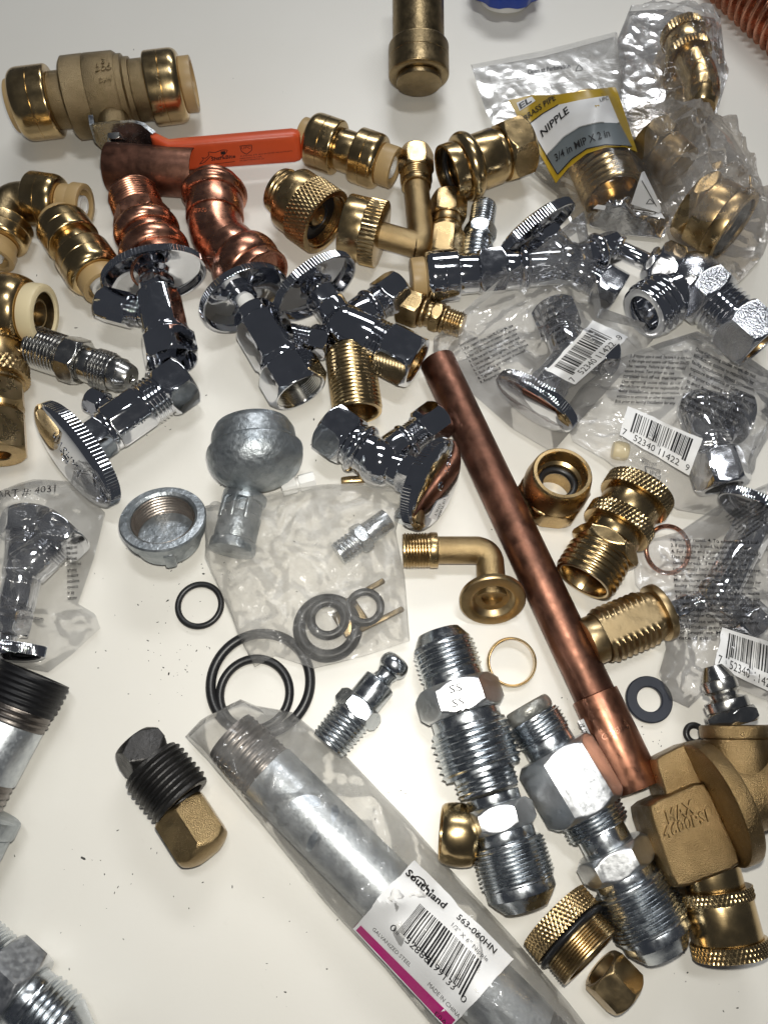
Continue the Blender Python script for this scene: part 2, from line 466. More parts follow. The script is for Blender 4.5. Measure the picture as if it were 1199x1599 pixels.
def print_on(name, bvh, s, p0, p1, up, mat, parent, lift=.00012, arc=0., relief=0., bold=0., hdef=12.):
    """text from pixel p0 to p1 along the baseline, `up` = cap height vector in pixels"""
    me = text_mesh(s, .04 if relief else 0., bold)
    n = len(me.vertices)
    if n == 0: return None
    co = np.zeros(n*3); me.vertices.foreach_get('co', co); co = co.reshape(-1, 3)
    x0, x1 = co[:, 0].min(), co[:, 0].max(); off = wloc(parent)
    out = []
    rn = None
    if relief:
        rr = ray((p0[0]+p1[0])/2+up[0]/2, (p0[1]+p1[1])/2+up[1]/2); hh = bvh.ray_cast(CAM, rr)
        if hh[0] is not None: rn = hh[1] if hh[1].dot(rr) < 0 else -hh[1]
    for x, y, z in co:
        u = (x-x0)/max(1e-6, x1-x0); v = y/.70
        a = arc*4*u*(1-u)
        px = p0[0]+(p1[0]-p0[0])*u+up[0]*(v+a); py = p0[1]+(p1[1]-p0[1])*u+up[1]*(v+a)
        l = lift if not relief else (relief if z > 0 else -relief*.5)
        if rn is not None: out.append(drop(bvh, px, py, 0., hdef)+rn*l-off)
        else: out.append(drop(bvh, px, py, l, hdef)-off)
    me.vertices.foreach_set('co', np.array(out).ravel()); me.update()
    me.materials.append(MAT[mat])
    o = bpy.data.objects.new(name, me); COL.objects.link(o); o.parent = parent
    return o
def barcode(bvh, quad, parent, lift, seed, n=30, mat='ink'):
    """quad: pixel corners tl, tr, br, bl"""
    rnd = random.Random(seed); q = [np.array(p, float) for p in quad]; off = wloc(parent)
    V, F = [], []; x = 0.; ws = []
    for i in range(n*2): ws.append(rnd.choice((1, 1, 2, 3)))
    tot = sum(ws)
    for i, wd in enumerate(ws):
        if i % 2 == 0:
            u0, u1 = x/tot, (x+wd)/tot; m = 7; b0 = len(V)
            ext = 1.12 if i in (0, 2, n-2, n, 2*n-4, 2*n-2) else 1.
            for j in range(m):
                v = j/(m-1)*ext
                for u in (u0, u1):
                    p = (q[0]*(1-u)+q[1]*u)*(1-v)+(q[3]*(1-u)+q[2]*u)*v
                    V.append(list(drop(bvh, p[0], p[1], lift)-off))
            for j in range(m-1): F.append((b0+2*j, b0+2*j+1, b0+2*j+3, b0+2*j+2))
        x += wd
    me = bpy.data.meshes.new('barcode'); me.from_pydata(V, [], F); me.update()
    return link('barcode', me, mat, parent)
def line_print(name, bvh, poly, wpx, mat, parent, lift=.00012):
    """inked stroke along a pixel polyline"""
    V, F = [], []; off = wloc(parent); pl = np.array(poly, float)
    s = np.r_[0, np.cumsum(np.hypot(*np.diff(pl, axis=0).T))]; n = max(2, int(s[-1]/3)+1); t = np.linspace(0, s[-1], n)
    q = np.c_[np.interp(t, s, pl[:, 0]), np.interp(t, s, pl[:, 1])]
    for i in range(n):
        d = q[min(i+1, n-1)]-q[max(i-1, 0)]; d = d/max(1e-6, np.hypot(*d)); nn = np.array((-d[1], d[0]))*wpx/2
        for sgn in (-1, 1):
            p = q[i]+nn*sgn; V.append(list(drop(bvh, p[0], p[1], lift)-off))
    for i in range(n-1): F.append((2*i, 2*i+1, 2*i+3, 2*i+2))
    me = bpy.data.meshes.new(name); me.from_pydata(V, [], F); me.update()
    return link(name, me, mat, parent)

# --- bags
def bag(name, label, cat, top, right, bottom, left, contents, mat, seed, n=120, crease=34, amp=1.0, puff=2.0, group=None, base=None, fine=.75):
    """closed pouch of thin film: four pixel edge polylines (px, py, h mm), laid over what it holds.
    contents: capsules ((px,py,h),(px,py,h), r_px)"""
    rnd = random.Random(seed)
    def res(pl, m):
        P = np.array([at(*p) for p in pl]); s = np.r_[0, np.cumsum(np.linalg.norm(np.diff(P, axis=0), axis=1))]; t = np.linspace(0, s[-1], m)
        return np.stack([np.interp(t, s, P[:, i]) for i in range(3)], 1)
    T, B, Lf, Rg = res(top, n), res(bottom, n), res(left, n), res(right, n)
    u = np.linspace(0, 1, n)[None, :, None]; v = np.linspace(0, 1, n)[:, None, None]
    G = (1-v)*T[None]+v*B[None]+(1-u)*Lf[:, None]+u*Rg[:, None] - ((1-u)*(1-v)*T[0]+u*(1-v)*T[-1]+(1-u)*v*B[0]+u*v*B[-1])
    X, Y, Z = G[..., 0], G[..., 1], G[..., 2].copy()
    uu, vv = np.broadcast_to(u[..., 0], X.shape), np.broadcast_to(v[..., 0], X.shape)
    su = np.linalg.norm(T[-1]-T[0]); sv = np.linalg.norm(Lf[-1]-Lf[0])
    edge = np.minimum(np.minimum(uu, 1-uu)*su, np.minimum(vv, 1-vv)*sv)
    Zt = Z+np.minimum(edge*.5, puff*.001)
    for c0, c1, rp in contents:
        a, b = at(*c0), at(*c1); r = rp*mpp((a+b)/2)+.0006
        ab = np.array((b-a).xy); l2 = max(1e-9, ab@ab)
        t = np.clip(((X-a.x)*ab[0]+(Y-a.y)*ab[1])/l2, 0, 1)
        dd = np.hypot(X-a.x-t*ab[0], Y-a.y-t*ab[1]); hz = a.z+(b.z-a.z)*t
        z = np.where(dd < .8*r, hz+np.sqrt(np.maximum(1e-12, r*r-dd*dd)), hz+.6*r-(dd-.8*r)*1.05)
        Zt = np.maximum(Zt, z)
    Zt = np.minimum(Zt, Z+edge*5.+.0004)
    for _ in range(3):
        Q = Zt.copy(); Q[1:-1, 1:-1] = (Zt[1:-1, 1:-1]*2+Zt[:-2, 1:-1]+Zt[2:, 1:-1]+Zt[1:-1, :-2]+Zt[1:-1, 2:])/6; Zt = Q
    W = np.zeros_like(Zt); S = max(su, sv)
    for i in range(crease):
        cu, cv = rnd.random(), rnd.random(); th = rnd.uniform(0, math.pi); Lc = rnd.uniform(.10, .45)*S; wd = rnd.uniform(.0010, .0060)
        i0, j0 = int(cv*(n-1)), int(cu*(n-1)); x0, y0 = X[i0, j0], Y[i0, j0]
        s_ = (X-x0)*math.cos(th)+(Y-y0)*math.sin(th); t_ = -(X-x0)*math.sin(th)+(Y-y0)*math.cos(th)
        t_ = t_+.10*s_*s_/S*rnd.uniform(-6, 6)
        am = rnd.choice((1, 1, 1, -.6))*rnd.uniform(.35, 1.0)*wd*.75*amp
        W += am*np.exp(-(s_/Lc*1.6)**2)*np.maximum(0, 1-np.abs(t_)/wd)
    nz = np.zeros_like(W); sd = Vector((seed*3.1, seed*1.7, 0))
    for i in range(n):
        for j in range(n):
            p = Vector((X[i, j], Y[i, j], 0))
            q = p+Vector((noise.noise(p*60+sd), noise.noise(p*60-sd), 0))*.004
            nz[i, j] = (1-abs(noise.noise(q*70+sd))*2.2)*1.0+(1-abs(noise.noise(q*150+sd))*2.2)*.5+noise.noise(p*40+sd)*1.0
    W += (nz-.6)*.001*fine*amp*1.6
    fade = np.clip(edge/.003, 0, 1)
    Zt = np.maximum(Zt+W*fade, .0006)
    ej = np.zeros_like(Zt)
    root = thing(name, label, cat, Vector((float(X.mean()), float(Y.mean()), 0)), group)
    off = np.array(root.location)
    up = np.stack([X, Y, Zt], 2)-off
    lo = np.stack([X, Y, np.minimum(Zt-.0002, np.maximum(Z*.6+.0003+nz*.0003*fade, .0003))], 2)-off
    lo[0], lo[-1], lo[:, 0], lo[:, -1] = up[0], up[-1], up[:, 0], up[:, -1]
    V = np.concatenate([up.reshape(-1, 3), lo.reshape(-1, 3)]); F = []
    q = n*n
    for i in range(n-1):
        for j in range(n-1):
            a = i*n+j; F.append((a, a+n, a+n+1, a+1)); F.append((q+a, q+a+1, q+a+n+1, q+a+n))
    me = bpy.data.meshes.new('film'); me.from_pydata(V.tolist(), [], F); me.update()
    f = link('film', me, mat, root, 55)
    bv = BVHTree.FromPolygons([Vector(p) for p in (up.reshape(-1, 3)+off).tolist()], [F[i] for i in range(0, len(F), 2)])
    return root, f, bv

# ================================================================== the table
def table():
    m, nt, b = nodes('table_laminate'); L = nt.links
    tc = N(nt, 'ShaderNodeTexCoord')
    n1 = N(nt, 'ShaderNodeTexNoise', Scale=9., Detail=6., Roughness=.6); L.new(tc.outputs['Object'], n1.inputs['Vector'])
    cr = N(nt, 'ShaderNodeValToRGB'); L.new(n1.outputs['Fac'], cr.inputs[0])
    cr.color_ramp.elements[0].position = .3; cr.color_ramp.elements[1].position = .7
    cr.color_ramp.elements[0].color = (.725, .70, .637, 1); cr.color_ramp.elements[1].color = (.755, .733, .678, 1)
    n2 = N(nt, 'ShaderNodeTexNoise', Scale=160., Detail=6., Roughness=.75); L.new(tc.outputs['Object'], n2.inputs['Vector'])
    mr = N(nt, 'ShaderNodeMapRange'); L.new(n2.outputs['Fac'], mr.inputs[0])
    mr.inputs[1].default_value = .62; mr.inputs[2].default_value = .80; mr.inputs[3].default_value = 0; mr.inputs[4].default_value = .22
    mx = N(nt, 'ShaderNodeMix', data_type='RGBA'); L.new(mr.outputs[0], mx.inputs[0]); L.new(cr.outputs[0], mx.inputs[6])
    mx.inputs[7].default_value = (.50, .47, .42, 1)
    L.new(mx.outputs[2], b.inputs['Base Color'])
    b.inputs['Roughness'].default_value = .36; b.inputs['Specular IOR Level'].default_value = .45
    n3 = N(nt, 'ShaderNodeTexNoise', Scale=700., Detail=3.); L.new(tc.outputs['Object'], n3.inputs['Vector'])
    bp = N(nt, 'ShaderNodeBump', Strength=.06, Distance=.0003); L.new(n3.outputs['Fac'], bp.inputs['Height']); L.new(bp.outputs[0], b.inputs['Normal'])
    me = bpy.data.meshes.new('table_top')
    x, y, t = .75, .6, .025
    V = [(-x, -y, 0), (x, -y, 0), (x, y, 0), (-x, y, 0), (-x, -y, -t), (x, -y, -t), (x, y, -t), (-x, y, -t)]
    me.from_pydata(V, [], [(0, 1, 2, 3), (7, 6, 5, 4), (0, 4, 5, 1), (1, 5, 6, 2), (2, 6, 7, 3), (3, 7, 4, 0)])
    o = link('table_top', me, 'table_laminate'); o['kind'] = 'structure'
    # crumbs of thread sealant and dust lying on it
    rnd = random.Random(4); V, F = [], []
    spots = [(rnd.gauss(cx, s), rnd.gauss(cy_, s), rnd.uniform(.5, 1.7)) for cx, cy_, s, n in
             ((270, 1040, 34, 34), (330, 880, 20, 14), (200, 960, 45, 22), (300, 1330, 60, 14), (150, 1400, 60, 16), (620, 760, 60, 14), (900, 1090, 40, 12),
              (480, 700, 40, 10), (1080, 1540, 45, 16), (450, 1500, 60, 12), (370, 150, 120, 10), (250, 640, 50, 10), (600, 1230, 40, 14), (1020, 1140, 20, 10), (400, 900, 60, 10)) for _ in range(n)]
    spots += [(318, 896, 3.0), (264, 1052, 2.6), (262, 938, 2.4), (130, 1340, 3), (288, 1338, 2), (512, 1290, 2), (490, 655, 2.5), (119, 512, 2.2), (58, 430, 2)]
    for px, py, r in spots:
        P = at(px, py, 0); r *= .00013; b0 = len(V); st = rnd.uniform(1, 3.2); th = rnd.uniform(0, 6.28)
        for i in range(6):
            a = i*math.pi/3; u, v = math.cos(a)*r*st*rnd.uniform(.7, 1.2), math.sin(a)*r*rnd.uniform(.7, 1.2)
            V.append((P.x+u*math.cos(th)-v*math.sin(th), P.y+u*math.sin(th)+v*math.cos(th), .00002))
        V.append((P.x, P.y, r*.8))
        for i in range(6): F.append((b0+i, b0+(i+1) % 6, b0+6))
    me = bpy.data.meshes.new('dust_crumbs'); me.from_pydata(V, [], F); me.update()
    tag(link('dust_crumbs', me, 'crumb'), 'dark crumbs and dust scattered over the cream table', 'dust', kind='stuff')
table()
MM = .001

# ================================================================== brass ball valve, upper left
def ball_valve():
    segs = [('release_ring', 'cyl', 30, 38, {'mat': 'collet', 'bore0': (31, 8)}), ('collar', 'collar', 220, 52, {'mat': 'brass_bright', 'flip': 0}), ('neck', 'cyl', 85, 41),
            ('valve_body', 'prof', 320, 59, {'pts': [(0, .72), (.01, .93), (.05, 1), (.42, 1), (.44, .985), (.46, 1), (.95, .985), (1, .93)]}),
            ('shoulder', 'prof', 70, 55, {'pts': [(0, .97), (.45, .96), (.6, .88), (1, .87)]}), ('neck', 'cyl', 85, 44),
            ('collar', 'collar', 200, 53, {'mat': 'brass_bright', 'flip': 1}), ('release_ring', 'cyl', 65, 40, {'mat': 'collet', 'bore': (33, 10)})]
    root, o, A, B = fitting('ball_valve', 'large cast brass ball valve with orange-red lever handle', 'valve', (20, 166, None), (304, 131, None), segs, 'brass_cast')
    k = mpp((A+B)/2); hz = A.z*1000
    S0 = at(176, 165, hz); S1 = at(181, 207, hz-1)
    arm(root, S0, S1, [('stem_boss', 'cyl', 40, 24, {'bv': 4})], 'brass_cast')
    S2 = at(183, 222, hz-3)
    arm(root, S1, S2, [('stem_nut', 'hex', 10, 17)], 'nickel')
    up = Vector((0, .25, 1)).normalized()
    # steel lever strip and vinyl grip
    pl = [at(146, 193, hz+2), at(148, 208, hz+1), at(156, 213, hz), at(212, 209, hz), at(228, 213, hz-1), at(246, 227, hz-2)]
    off = wloc(root); G = []
    for i, p in enumerate(pl):
        d = (pl[min(i+1, len(pl)-1)]-pl[max(i-1, 0)]).normalized(); nrm = d.cross(up).normalized()*.0011; wv = up*(.0060 if i > 1 else .004)
        G.append([list(p-off+a+b) for a, b in ((wv, nrm), (wv, -nrm), (-wv, -nrm), (-wv, nrm))])
    link('lever', grid_mesh('lever', np.array(G), True, [0]*len(G), True, True), 'zinc', root)
    g0, g1, g2 = at(240, 226, hz-2), at(268, 242, hz-4), at(470, 226, hz-4)
    d = (g2-g1).normalized(); G = []
    for p, wd, th in ((g0, .0050, .0022), (g0+(g1-g0)*.25, .0058, .0032), (g1, .0064, .0034), (g1+(g2-g1)*.1, .0066, .0034), (g1+(g2-g1)*.94, .0070, .0034), (g1+(g2-g1)*.985, .0064, .0030), (g2, .0054, .0016)):
        nrm = Vector((d.y, -d.x, 0)).normalized(); nrm = (nrm-up*nrm.dot(up)).normalized(); row = []
        for q in range(24):
            an = 2*math.pi*q/24; c, s = math.cos(an), math.sin(an); e = .35
            row.append(list(p-off+up*wd*math.copysign(abs(c)**e, c)+nrm*th*math.copysign(abs(s)**e, s)))
        G.append(row)
    grip = link('grip', grid_mesh('grip', np.array(G), True, [0]*7, True, True), 'vinyl_red', root, 50)
    b = bvh_of(grip)
    print_on('lettering', b, 'SharkBite', (330, 251), (368, 246), (0, -5.5), 'ink', grip, bold=.02)
    line_print('logo', b, [(312, 256), (319, 248), (315, 246), (322, 247), (327, 242), (325, 237), (336, 238), (347, 234), (356, 234), (352, 240), (343, 246), (334, 247), (330, 243), (319, 254), (312, 256)], 1.0, 'ink', grip)
    line_print('logo_eye', b, [(345, 239), (352, 238)], 5, 'ink', grip)
    line_print('shield_mark', b, [(375, 228), (393, 226), (394, 234), (385, 241), (377, 236), (375, 228)], 1.0, 'ink', grip)
    print_on('lettering', b, 'UPC', (377, 233), (392, 231.5), (0, -4), 'ink', grip)
    line_print('underline', b, [(335, 256), (367, 252)], .8, 'ink', grip)
    for i, (s, x1) in enumerate((('AS SHOWN, 2/98, NOT RATED BY THE AUTHORITY', 457), ('HARVARD IL USA', 409), ('PATENT PENDING 22/', 413))):
        print_on('small_print', b, s, (375, 245+i*3.6), (x1, 245+i*3.6-(x1-375)*.105), (0, -2.2), 'ink', grip)
    b = bvh_of(o[3])
    for s, x0, y0, x1, y1 in (('. 3 .', 151, 101, 172, 99), ('300', 150, 112, 174, 109), ('3/4', 155, 130, 176, 126)):
        print_on('raised_lettering', b, s, (x0, y0), (x1, y1), (0, -8), 'brass_cast', root, relief=.00045, bold=.015)
    b = bvh_of(o[6])
    print_on('engraving', b, '3/4  CTS', (243, 112), (251, 182), (5, 0), 'brass_cast', root)
ball_valve()

# ================================================================== push-fit couplings and elbows
def pushfit(name, label, p0, p1, S, group=None, cat='coupling'):
    c0, K0, n, K1, c1, r0, rK0, rn, rK1, r1, rin = S
    segs = [('release_ring', 'cyl', c0, r0, {'mat': 'collet', 'bore0': (r0*.72, c0)}), ('collar', 'collar', K0, rK0), ('neck', 'cyl', n, rn),
            ('collar', 'collar', K1, rK1, {'flip': 1}), ('release_ring', 'cyl', c1, r1, {'mat': 'collet', 'bore': (r1*.74, c1*.9)})]
    root, o, A, B = fitting(name, label, cat, p0, p1, segs, 'brass_bright', group=group)
    d, e1, e2 = frame(B-A); k = mpp(B)
    rev('liner', B-d*.5*c1*k, d, e1, e2, [(0, rin*k), (c1*.42*k, rin*k), (c1*.45*k, rin*.9*k), (c1*.45*k, rin*.70*k), (0, rin*.66*k), (0, 0)], 'nylon', root)
    b = bvh_of(o[1])
    return root, o, A, B
r_, o_, A_, B_ = pushfit('push_fit_coupling', 'brass push-fit coupling whose end touches the red lever grip', (472, 212), (617, 263), (38, 125, 80, 110, 60, 28, 41, 31, 41, 31, 17))
print_on('engraving', bvh_of(o_[1]), 'CTS 1/2', (507, 187), (500, 245), (4, 1), 'brass_dull', r_)
r_, o_, A_, B_ = pushfit('push_fit_coupling', 'brass push-fit coupling lying left of the copper male adapter', (90, 341), (164, 450), (10, 42, 22, 46, 20, 31, 42, 33, 44, 33, 19))
print_on('engraving', bvh_of(o_[1]), '1/2 CTS', (88, 376), (140, 362), (-1, -5), 'brass_dull', r_)

def push_elbow():
    root = thing('push_fit_elbow', 'brass push-fit elbow cut by the left picture edge', 'elbow', at(20, 320))
    h = 11.; C = at(18, 312, h); R = at(60, 312, h); D = at(4, 345, h)
    k = mpp(C)
    tube('elbow_body', bend(R, C, D, .006), [27*k]*9, 'bronze_old', root)
    for (a, b_) in (((50, 310), (134, 322)), ((12, 348), (-12, 404))):
        A, B = at(*a, h), at(*b_, h)
        arm(root, A, B, [('collar', 'collar', 46, 41, {'mat': 'brass_bright', 'flip': 1}), ('release_ring', 'cyl', 18, 29, {'mat': 'collet', 'bv': 3}), ('release_ring_lip', 'cyl', 18, 33, {'mat': 'collet', 'bore': (24, 15)})], 'brass_bright')
        d, e1, e2 = frame(B-A); q = mpp(B)
        rev('liner', B-d*12*q, d, e1, e2, [(0, 15*q), (10*q, 15*q), (10*q, 10*q), (0, 10*q), (0, 0)], 'nylon', root)
push_elbow()
def big_push_end():
    segs = [('body', 'cyl', 30, 44), ('collar', 'collar', 62, 57, {'flip': 1, 'q': .4}), ('release_ring', 'cyl', 24, 47, {'mat': 'collet_cream', 'bore': (35, 30), 'bv': 5})]
    root, o, A, B = fitting('push_fit_end', 'big brass push-fit end with cream ring at left edge', 'coupling', (-50, 476), (72, 492), segs, 'brass_bright')
    d, e1, e2 = frame(B-A); k = mpp(B)
    rev('inner_sleeve', B-d*26*k, d, e1, e2, [(0, 24*k), (15*k, 24*k), (16*k, 23*k), (16*k, 20*k), (2*k, 19*k), (2*k, 0)], 'bronze_old', root)
    rev('bore_liner', B-d*28*k, d, e1, e2, [(0, 34.5*k), (24*k, 34.5*k), (24*k, 34*k), (.5*k, 34*k), (.5*k, 0)], 'bronze_old', root)
big_push_end()
fitting('hose_adapter', 'brass adapter with two knurled bands and hex at left edge', 'adapter', (-6, 526), (2, 712),
        [('knurled_band', 'knurl', 24, 45, {'rows': 3, 'dep': 2}), ('barrel', 'cyl', 34, 42), ('knurled_band', 'knurl', 26, 48, {'rows': 3, 'dep': 2}), ('neck', 'cyl', 8, 40), ('hex', 'hex', 40, 41), ('waist', 'prof', 12, 37, {'pts': [(0, 1), (.5, .9), (1, .98)]}), ('hex', 'hex', 66, 41, {'bore': (14, 20)})], 'brass', roll=12)

# ================================================================== copper pieces
def copper_bits():
    segs = [('pipe_wall', 'cyl', 100, 37, {'bore': (34, 99), 'bore0': (34, 1), 'bv': .8})]
    root, o, A, B = fitting('copper_coupling', 'short dull copper sleeve lying across below the red lever', 'copper pipe', (172, 262), (306, 271), segs, 'copper_dull')
    segs = [('threaded_end', 'thread', 34, 40, {'n': 9, 'dep': .05, 'bore0': (32, 20)}), ('wrench_flats', 'hex', 22, 46), ('bead', 'bulge', 20, 51, {'e': .86}), ('neck', 'cyl', 12, 44),
            ('press_bead', 'bulge', 24, 54, {'e': .84}), ('socket', 'cyl', 16, 46, {'bore': (41, 15)})]
    fitting('copper_male_adapter', 'bright copper press adapter with threaded end behind a chrome handle', 'adapter', (208, 304, 13), (252, 422, 15), segs, 'copper')
    root = thing('copper_press_elbow', 'bright copper press elbow bent forty five degrees', 'elbow', at(350, 350))
    h = 14.; A, C, B = at(335, 287, h), at(337, 368, h), at(408, 438, h+2); k = mpp(C)
    d1 = (C-A).normalized(); d2 = (B-C).normalized()
    arm(root, A, A+d1*72*k, [('socket', 'cyl', 12, 40, {'bore0': (36, 10)}), ('press_bead', 'bulge', 26, 51, {'e': .82}), ('barrel', 'cyl', 40, 44)], 'copper')
    tube('bend', bend(A+d1*70*k, C, C+d2*44*k, .009), [42*k]*9, 'copper', root)
    o = arm(root, C+d2*34*k, B, [('barrel', 'cyl', 20, 45), ('press_bead', 'bulge', 32, 56, {'e': .84}), ('socket', 'cyl', 12, 52, {'bore': (46, 11)})], 'copper')
    print_on('stamped_lettering', bvh_of(root.children[2]), 'NIBCO', (300, 332), (322, 330), (0, -7), 'copper', root, relief=.0002)
    print_on('stamped_lettering', bvh_of(root.children[3]), 'COC', (333, 415), (345, 384), (-5, -3), 'copper', root, relief=.0002)
copper_bits()
def long_pipe():
    h0, h1 = 9., 9.6
    A, B = at(682, 563, h0), at(997, 1231, h1); d = (B-A).normalized(); L = (B-A).length
    root = thing('copper_pipe', 'long reddish copper pipe running diagonally with a coupling on its end', 'copper pipe', (A+B)/2)
    k = mpp((A+B)/2)
    M = A+d*(L*.815)
    arm(root, A, M, [('pipe', 'cyl', 100, 29.8, {'bore0': (26, 20), 'bv': 2})], 'copper_dull')
    o = arm(root, M, B, [('end_coupling', 'cyl', 100, 37.5, {'bore': (33.5, 20), 'bore0': (30.3, 3), 'bv': 1.0, 'label': 'brighter copper coupling on the lower end'})], 'copper')[0]
    o.data.materials.clear(); o.data.materials.append(MAT['copper_mid'])
    b = bvh_of(o)
    print_on('stamped_lettering', b, 'NIBCO', (978, 1128), (938, 1147), (3, 10), 'copper', o)
    st = patch('barcode_sticker', b, [(901, 1126), (911, 1122)], [(944, 1203), (946, 1200)], 'paper', o, .00012, 8, 16)
    barcode(bvh_of(st), [(902, 1132), (938, 1196), (942, 1193), (910, 1130)], st, .0001, 3, 14)
metal('copper_mid', (.25, .112, .068), (.36, .165, .105), .33, lathe=.05, mott=100)
long_pipe()

# ================================================================== chrome stop valves
def ball_body(root, C, r, mat, name='body', sx=1., d=Vector((0, 0, 1))):
    dd, e1, e2 = frame(d)
    R = [(r*-math.cos(t)*sx, r*math.sin(t)) for t in np.linspace(0, math.pi, 26)]
    return rev(name, C, dd, e1, e2, R, mat, root)
def valve_A():
    root = thing('stop_valve', 'chrome angle stop valve with handle behind, below the copper male adapter', 'valve', at(255, 500))
    h = 15.; H, O = at(240, 424, 17), at(270, 566, h+1); k = mpp(at(255, 500, h)); d = (O-H).normalized()
    arm(root, H+d*8*k, O, [('stem', 'cyl', 10, 14), ('bonnet_nut', 'hex', 22, 30), ('body', 'hex', 62, 36, {'sides': 8}), ('collar', 'cyl', 8, 36), ('outlet_nut', 'hex', 38, 44, {'bore': (36, 30)})], 'chrome', 14)
    handle_wheel(root, H, -d-Vector((0, 0, .12)), 83*k, 56*k, k, thick=14)
    S0, S1 = at(250, 497, h+2), at(160, 474, h-1)
    arm(root, S0, S1, [('side_neck', 'cyl', 26, 18), ('side_thread', 'thread', 16, 21, {'n': 4}), ('compression_nut', 'hex', 48, 29, {'bore': (15, 20)}), ], 'chrome', 10)
    d2, e1, e2 = frame(S1-S0); q = mpp(S1)
    rev('ferrule', S1-d2*5*q, d2, e1, e2, [(0, 17*q), (5.5*q, 16*q), (6*q, 12*q), (-2*q, 10*q), (-2*q, 0)], 'brass_dull', root)
valve_A()
def valve_B():
    root = thing('stop_valve', 'chrome straight stop valve with white stem, threaded outlet facing the viewer', 'valve', at(430, 540))
    h = 14.; H, O = at(379, 461, 18), at(470, 613, h); k = mpp(at(430, 540, h)); d = (O-H).normalized()
    arm(root, H+d*5*k, O, [('white_stem', 'cyl', 24, 14, {'mat': 'nylon'}), ('bonnet_nut', 'hex', 20, 35), ('body', 'hex', 68, 43), ('collar', 'cyl', 10, 40), ('outlet_nut', 'hex', 46, 50, {'bore': (39, 34)})], 'chrome', 8)
    d2, e1, e2 = frame(d)
    rev('inlet_thread', O-d*32*k, d2, e1, e2, [(0, 38*k), (27*k, 38.5*k), (29*k, 38.7*k), (29*k, 36*k)] + [((29-i*1.6)*k, (36+(i % 2)*1.8)*k) for i in range(16)] + [(2*k, 0)], 'nickel', root)
    o = handle_wheel(root, H, -d-Vector((0, 0, .35)), 74*k, 54*k, k, thick=16)
    arm(root, at(432, 520, h), at(513, 537, h-1), [('side_neck', 'cyl', 30, 20), ('side_thread', 'thread', 22, 21, {'n': 5}), ('compression_nut', 'hex', 28, 27, {'bore': (13, 12)})], 'chrome', 20)
valve_B()
def valve_C():
    root = thing('stop_valve', 'chrome tee stop valve with brass-lined nut pointing at the copper pipe', 'valve', at(550, 510))
    h = 14.; C = at(540, 511, h); k = mpp(C)
    ball_body(root, C, 36*k, 'chrome', d=at(650, 566, h)-C, sx=1.1)
    H = at(488, 442, 19); d = (C-H).normalized()
    arm(root, H+d*6*k, C, [('stem', 'cyl', 12, 14), ('bonnet_nut', 'hex', 22, 30), ('bonnet', 'cyl', 40, 27)], 'chrome')
    handle_wheel(root, H, -d-Vector((0, 0, .25)), 74*k, 54*k, k, thick=15)
    arm(root, C, at(624, 447, h-1), [('upper_neck', 'cyl', 46, 29), ('bead', 'bulge', 14, 31), ('upper_thread', 'thread', 14, 26, {'n': 4}), ('compression_nut', 'hex', 40, 32, {'bore': (20, 20)})], 'chrome', 12)
    o = arm(root, C, at(651, 568, h-1), [('lower_neck', 'cyl', 52, 38), ('lower_thread', 'thread', 22, 38, {'n': 4}), ('compression_nut', 'hex', 60, 47, {'bore': (32, 40)})], 'chrome', 4)
    d2, e1, e2 = frame(at(651, 568, h-1)-C); O = at(651, 568, h-1)
    rev('brass_liner', O-d2*36*k, d2, e1, e2, [(0, 31.5*k), (30*k, 31.5*k), (31*k, 29*k), (3*k, 27*k), (3*k, 0)], 'brass_bright', root)
valve_C()
def valve_D():
    root = thing('stop_valve', 'chrome stop valve with big fluted oval handle facing lower left', 'valve', at(190, 660))
    h = 14.; H, O = at(112, 712, 17), at(290, 590, h-1); k = mpp(at(190, 660, h)); d = (O-H).normalized()
    o = arm(root, H+d*4*k, O, [('white_stem', 'cyl', 24, 13, {'mat': 'nylon'}), ('bonnet_nut', 'hex', 38, 37), ('collar', 'cyl', 8, 34), ('body', 'hex', 64, 38, {'sides': 8}), ('body_thread', 'thread', 34, 37, {'n': 5}), ('outlet_nut', 'hex', 50, 46)], 'chrome', 10)
    nv = (-d+Vector((0, 0, .42))).normalized(); hw = handle_wheel(root, H, nv, 102*k, 62*k, k, thick=18)
    screw(root, H+nv*10.8*k, nv, 9, k)
    b = bvh_of(hw)
    print_on('raised_lettering', b, 'HASHMA', (78, 680), (122, 745), (8, -5), 'chrome', hw, relief=.0003)
    b = bvh_of(o[3])
    print_on('raised_lettering', b, 'P.S.I.', (196, 678), (228, 657), (-4, -7), 'chrome', root, relief=.0003)
    arm(root, at(205, 655, h+2), at(142, 622, h+1), [('side_neck', 'cyl', 40, 17), ('side_nut', 'hex', 22, 22, {'bore': (11, 12)})], 'chrome')
valve_D()
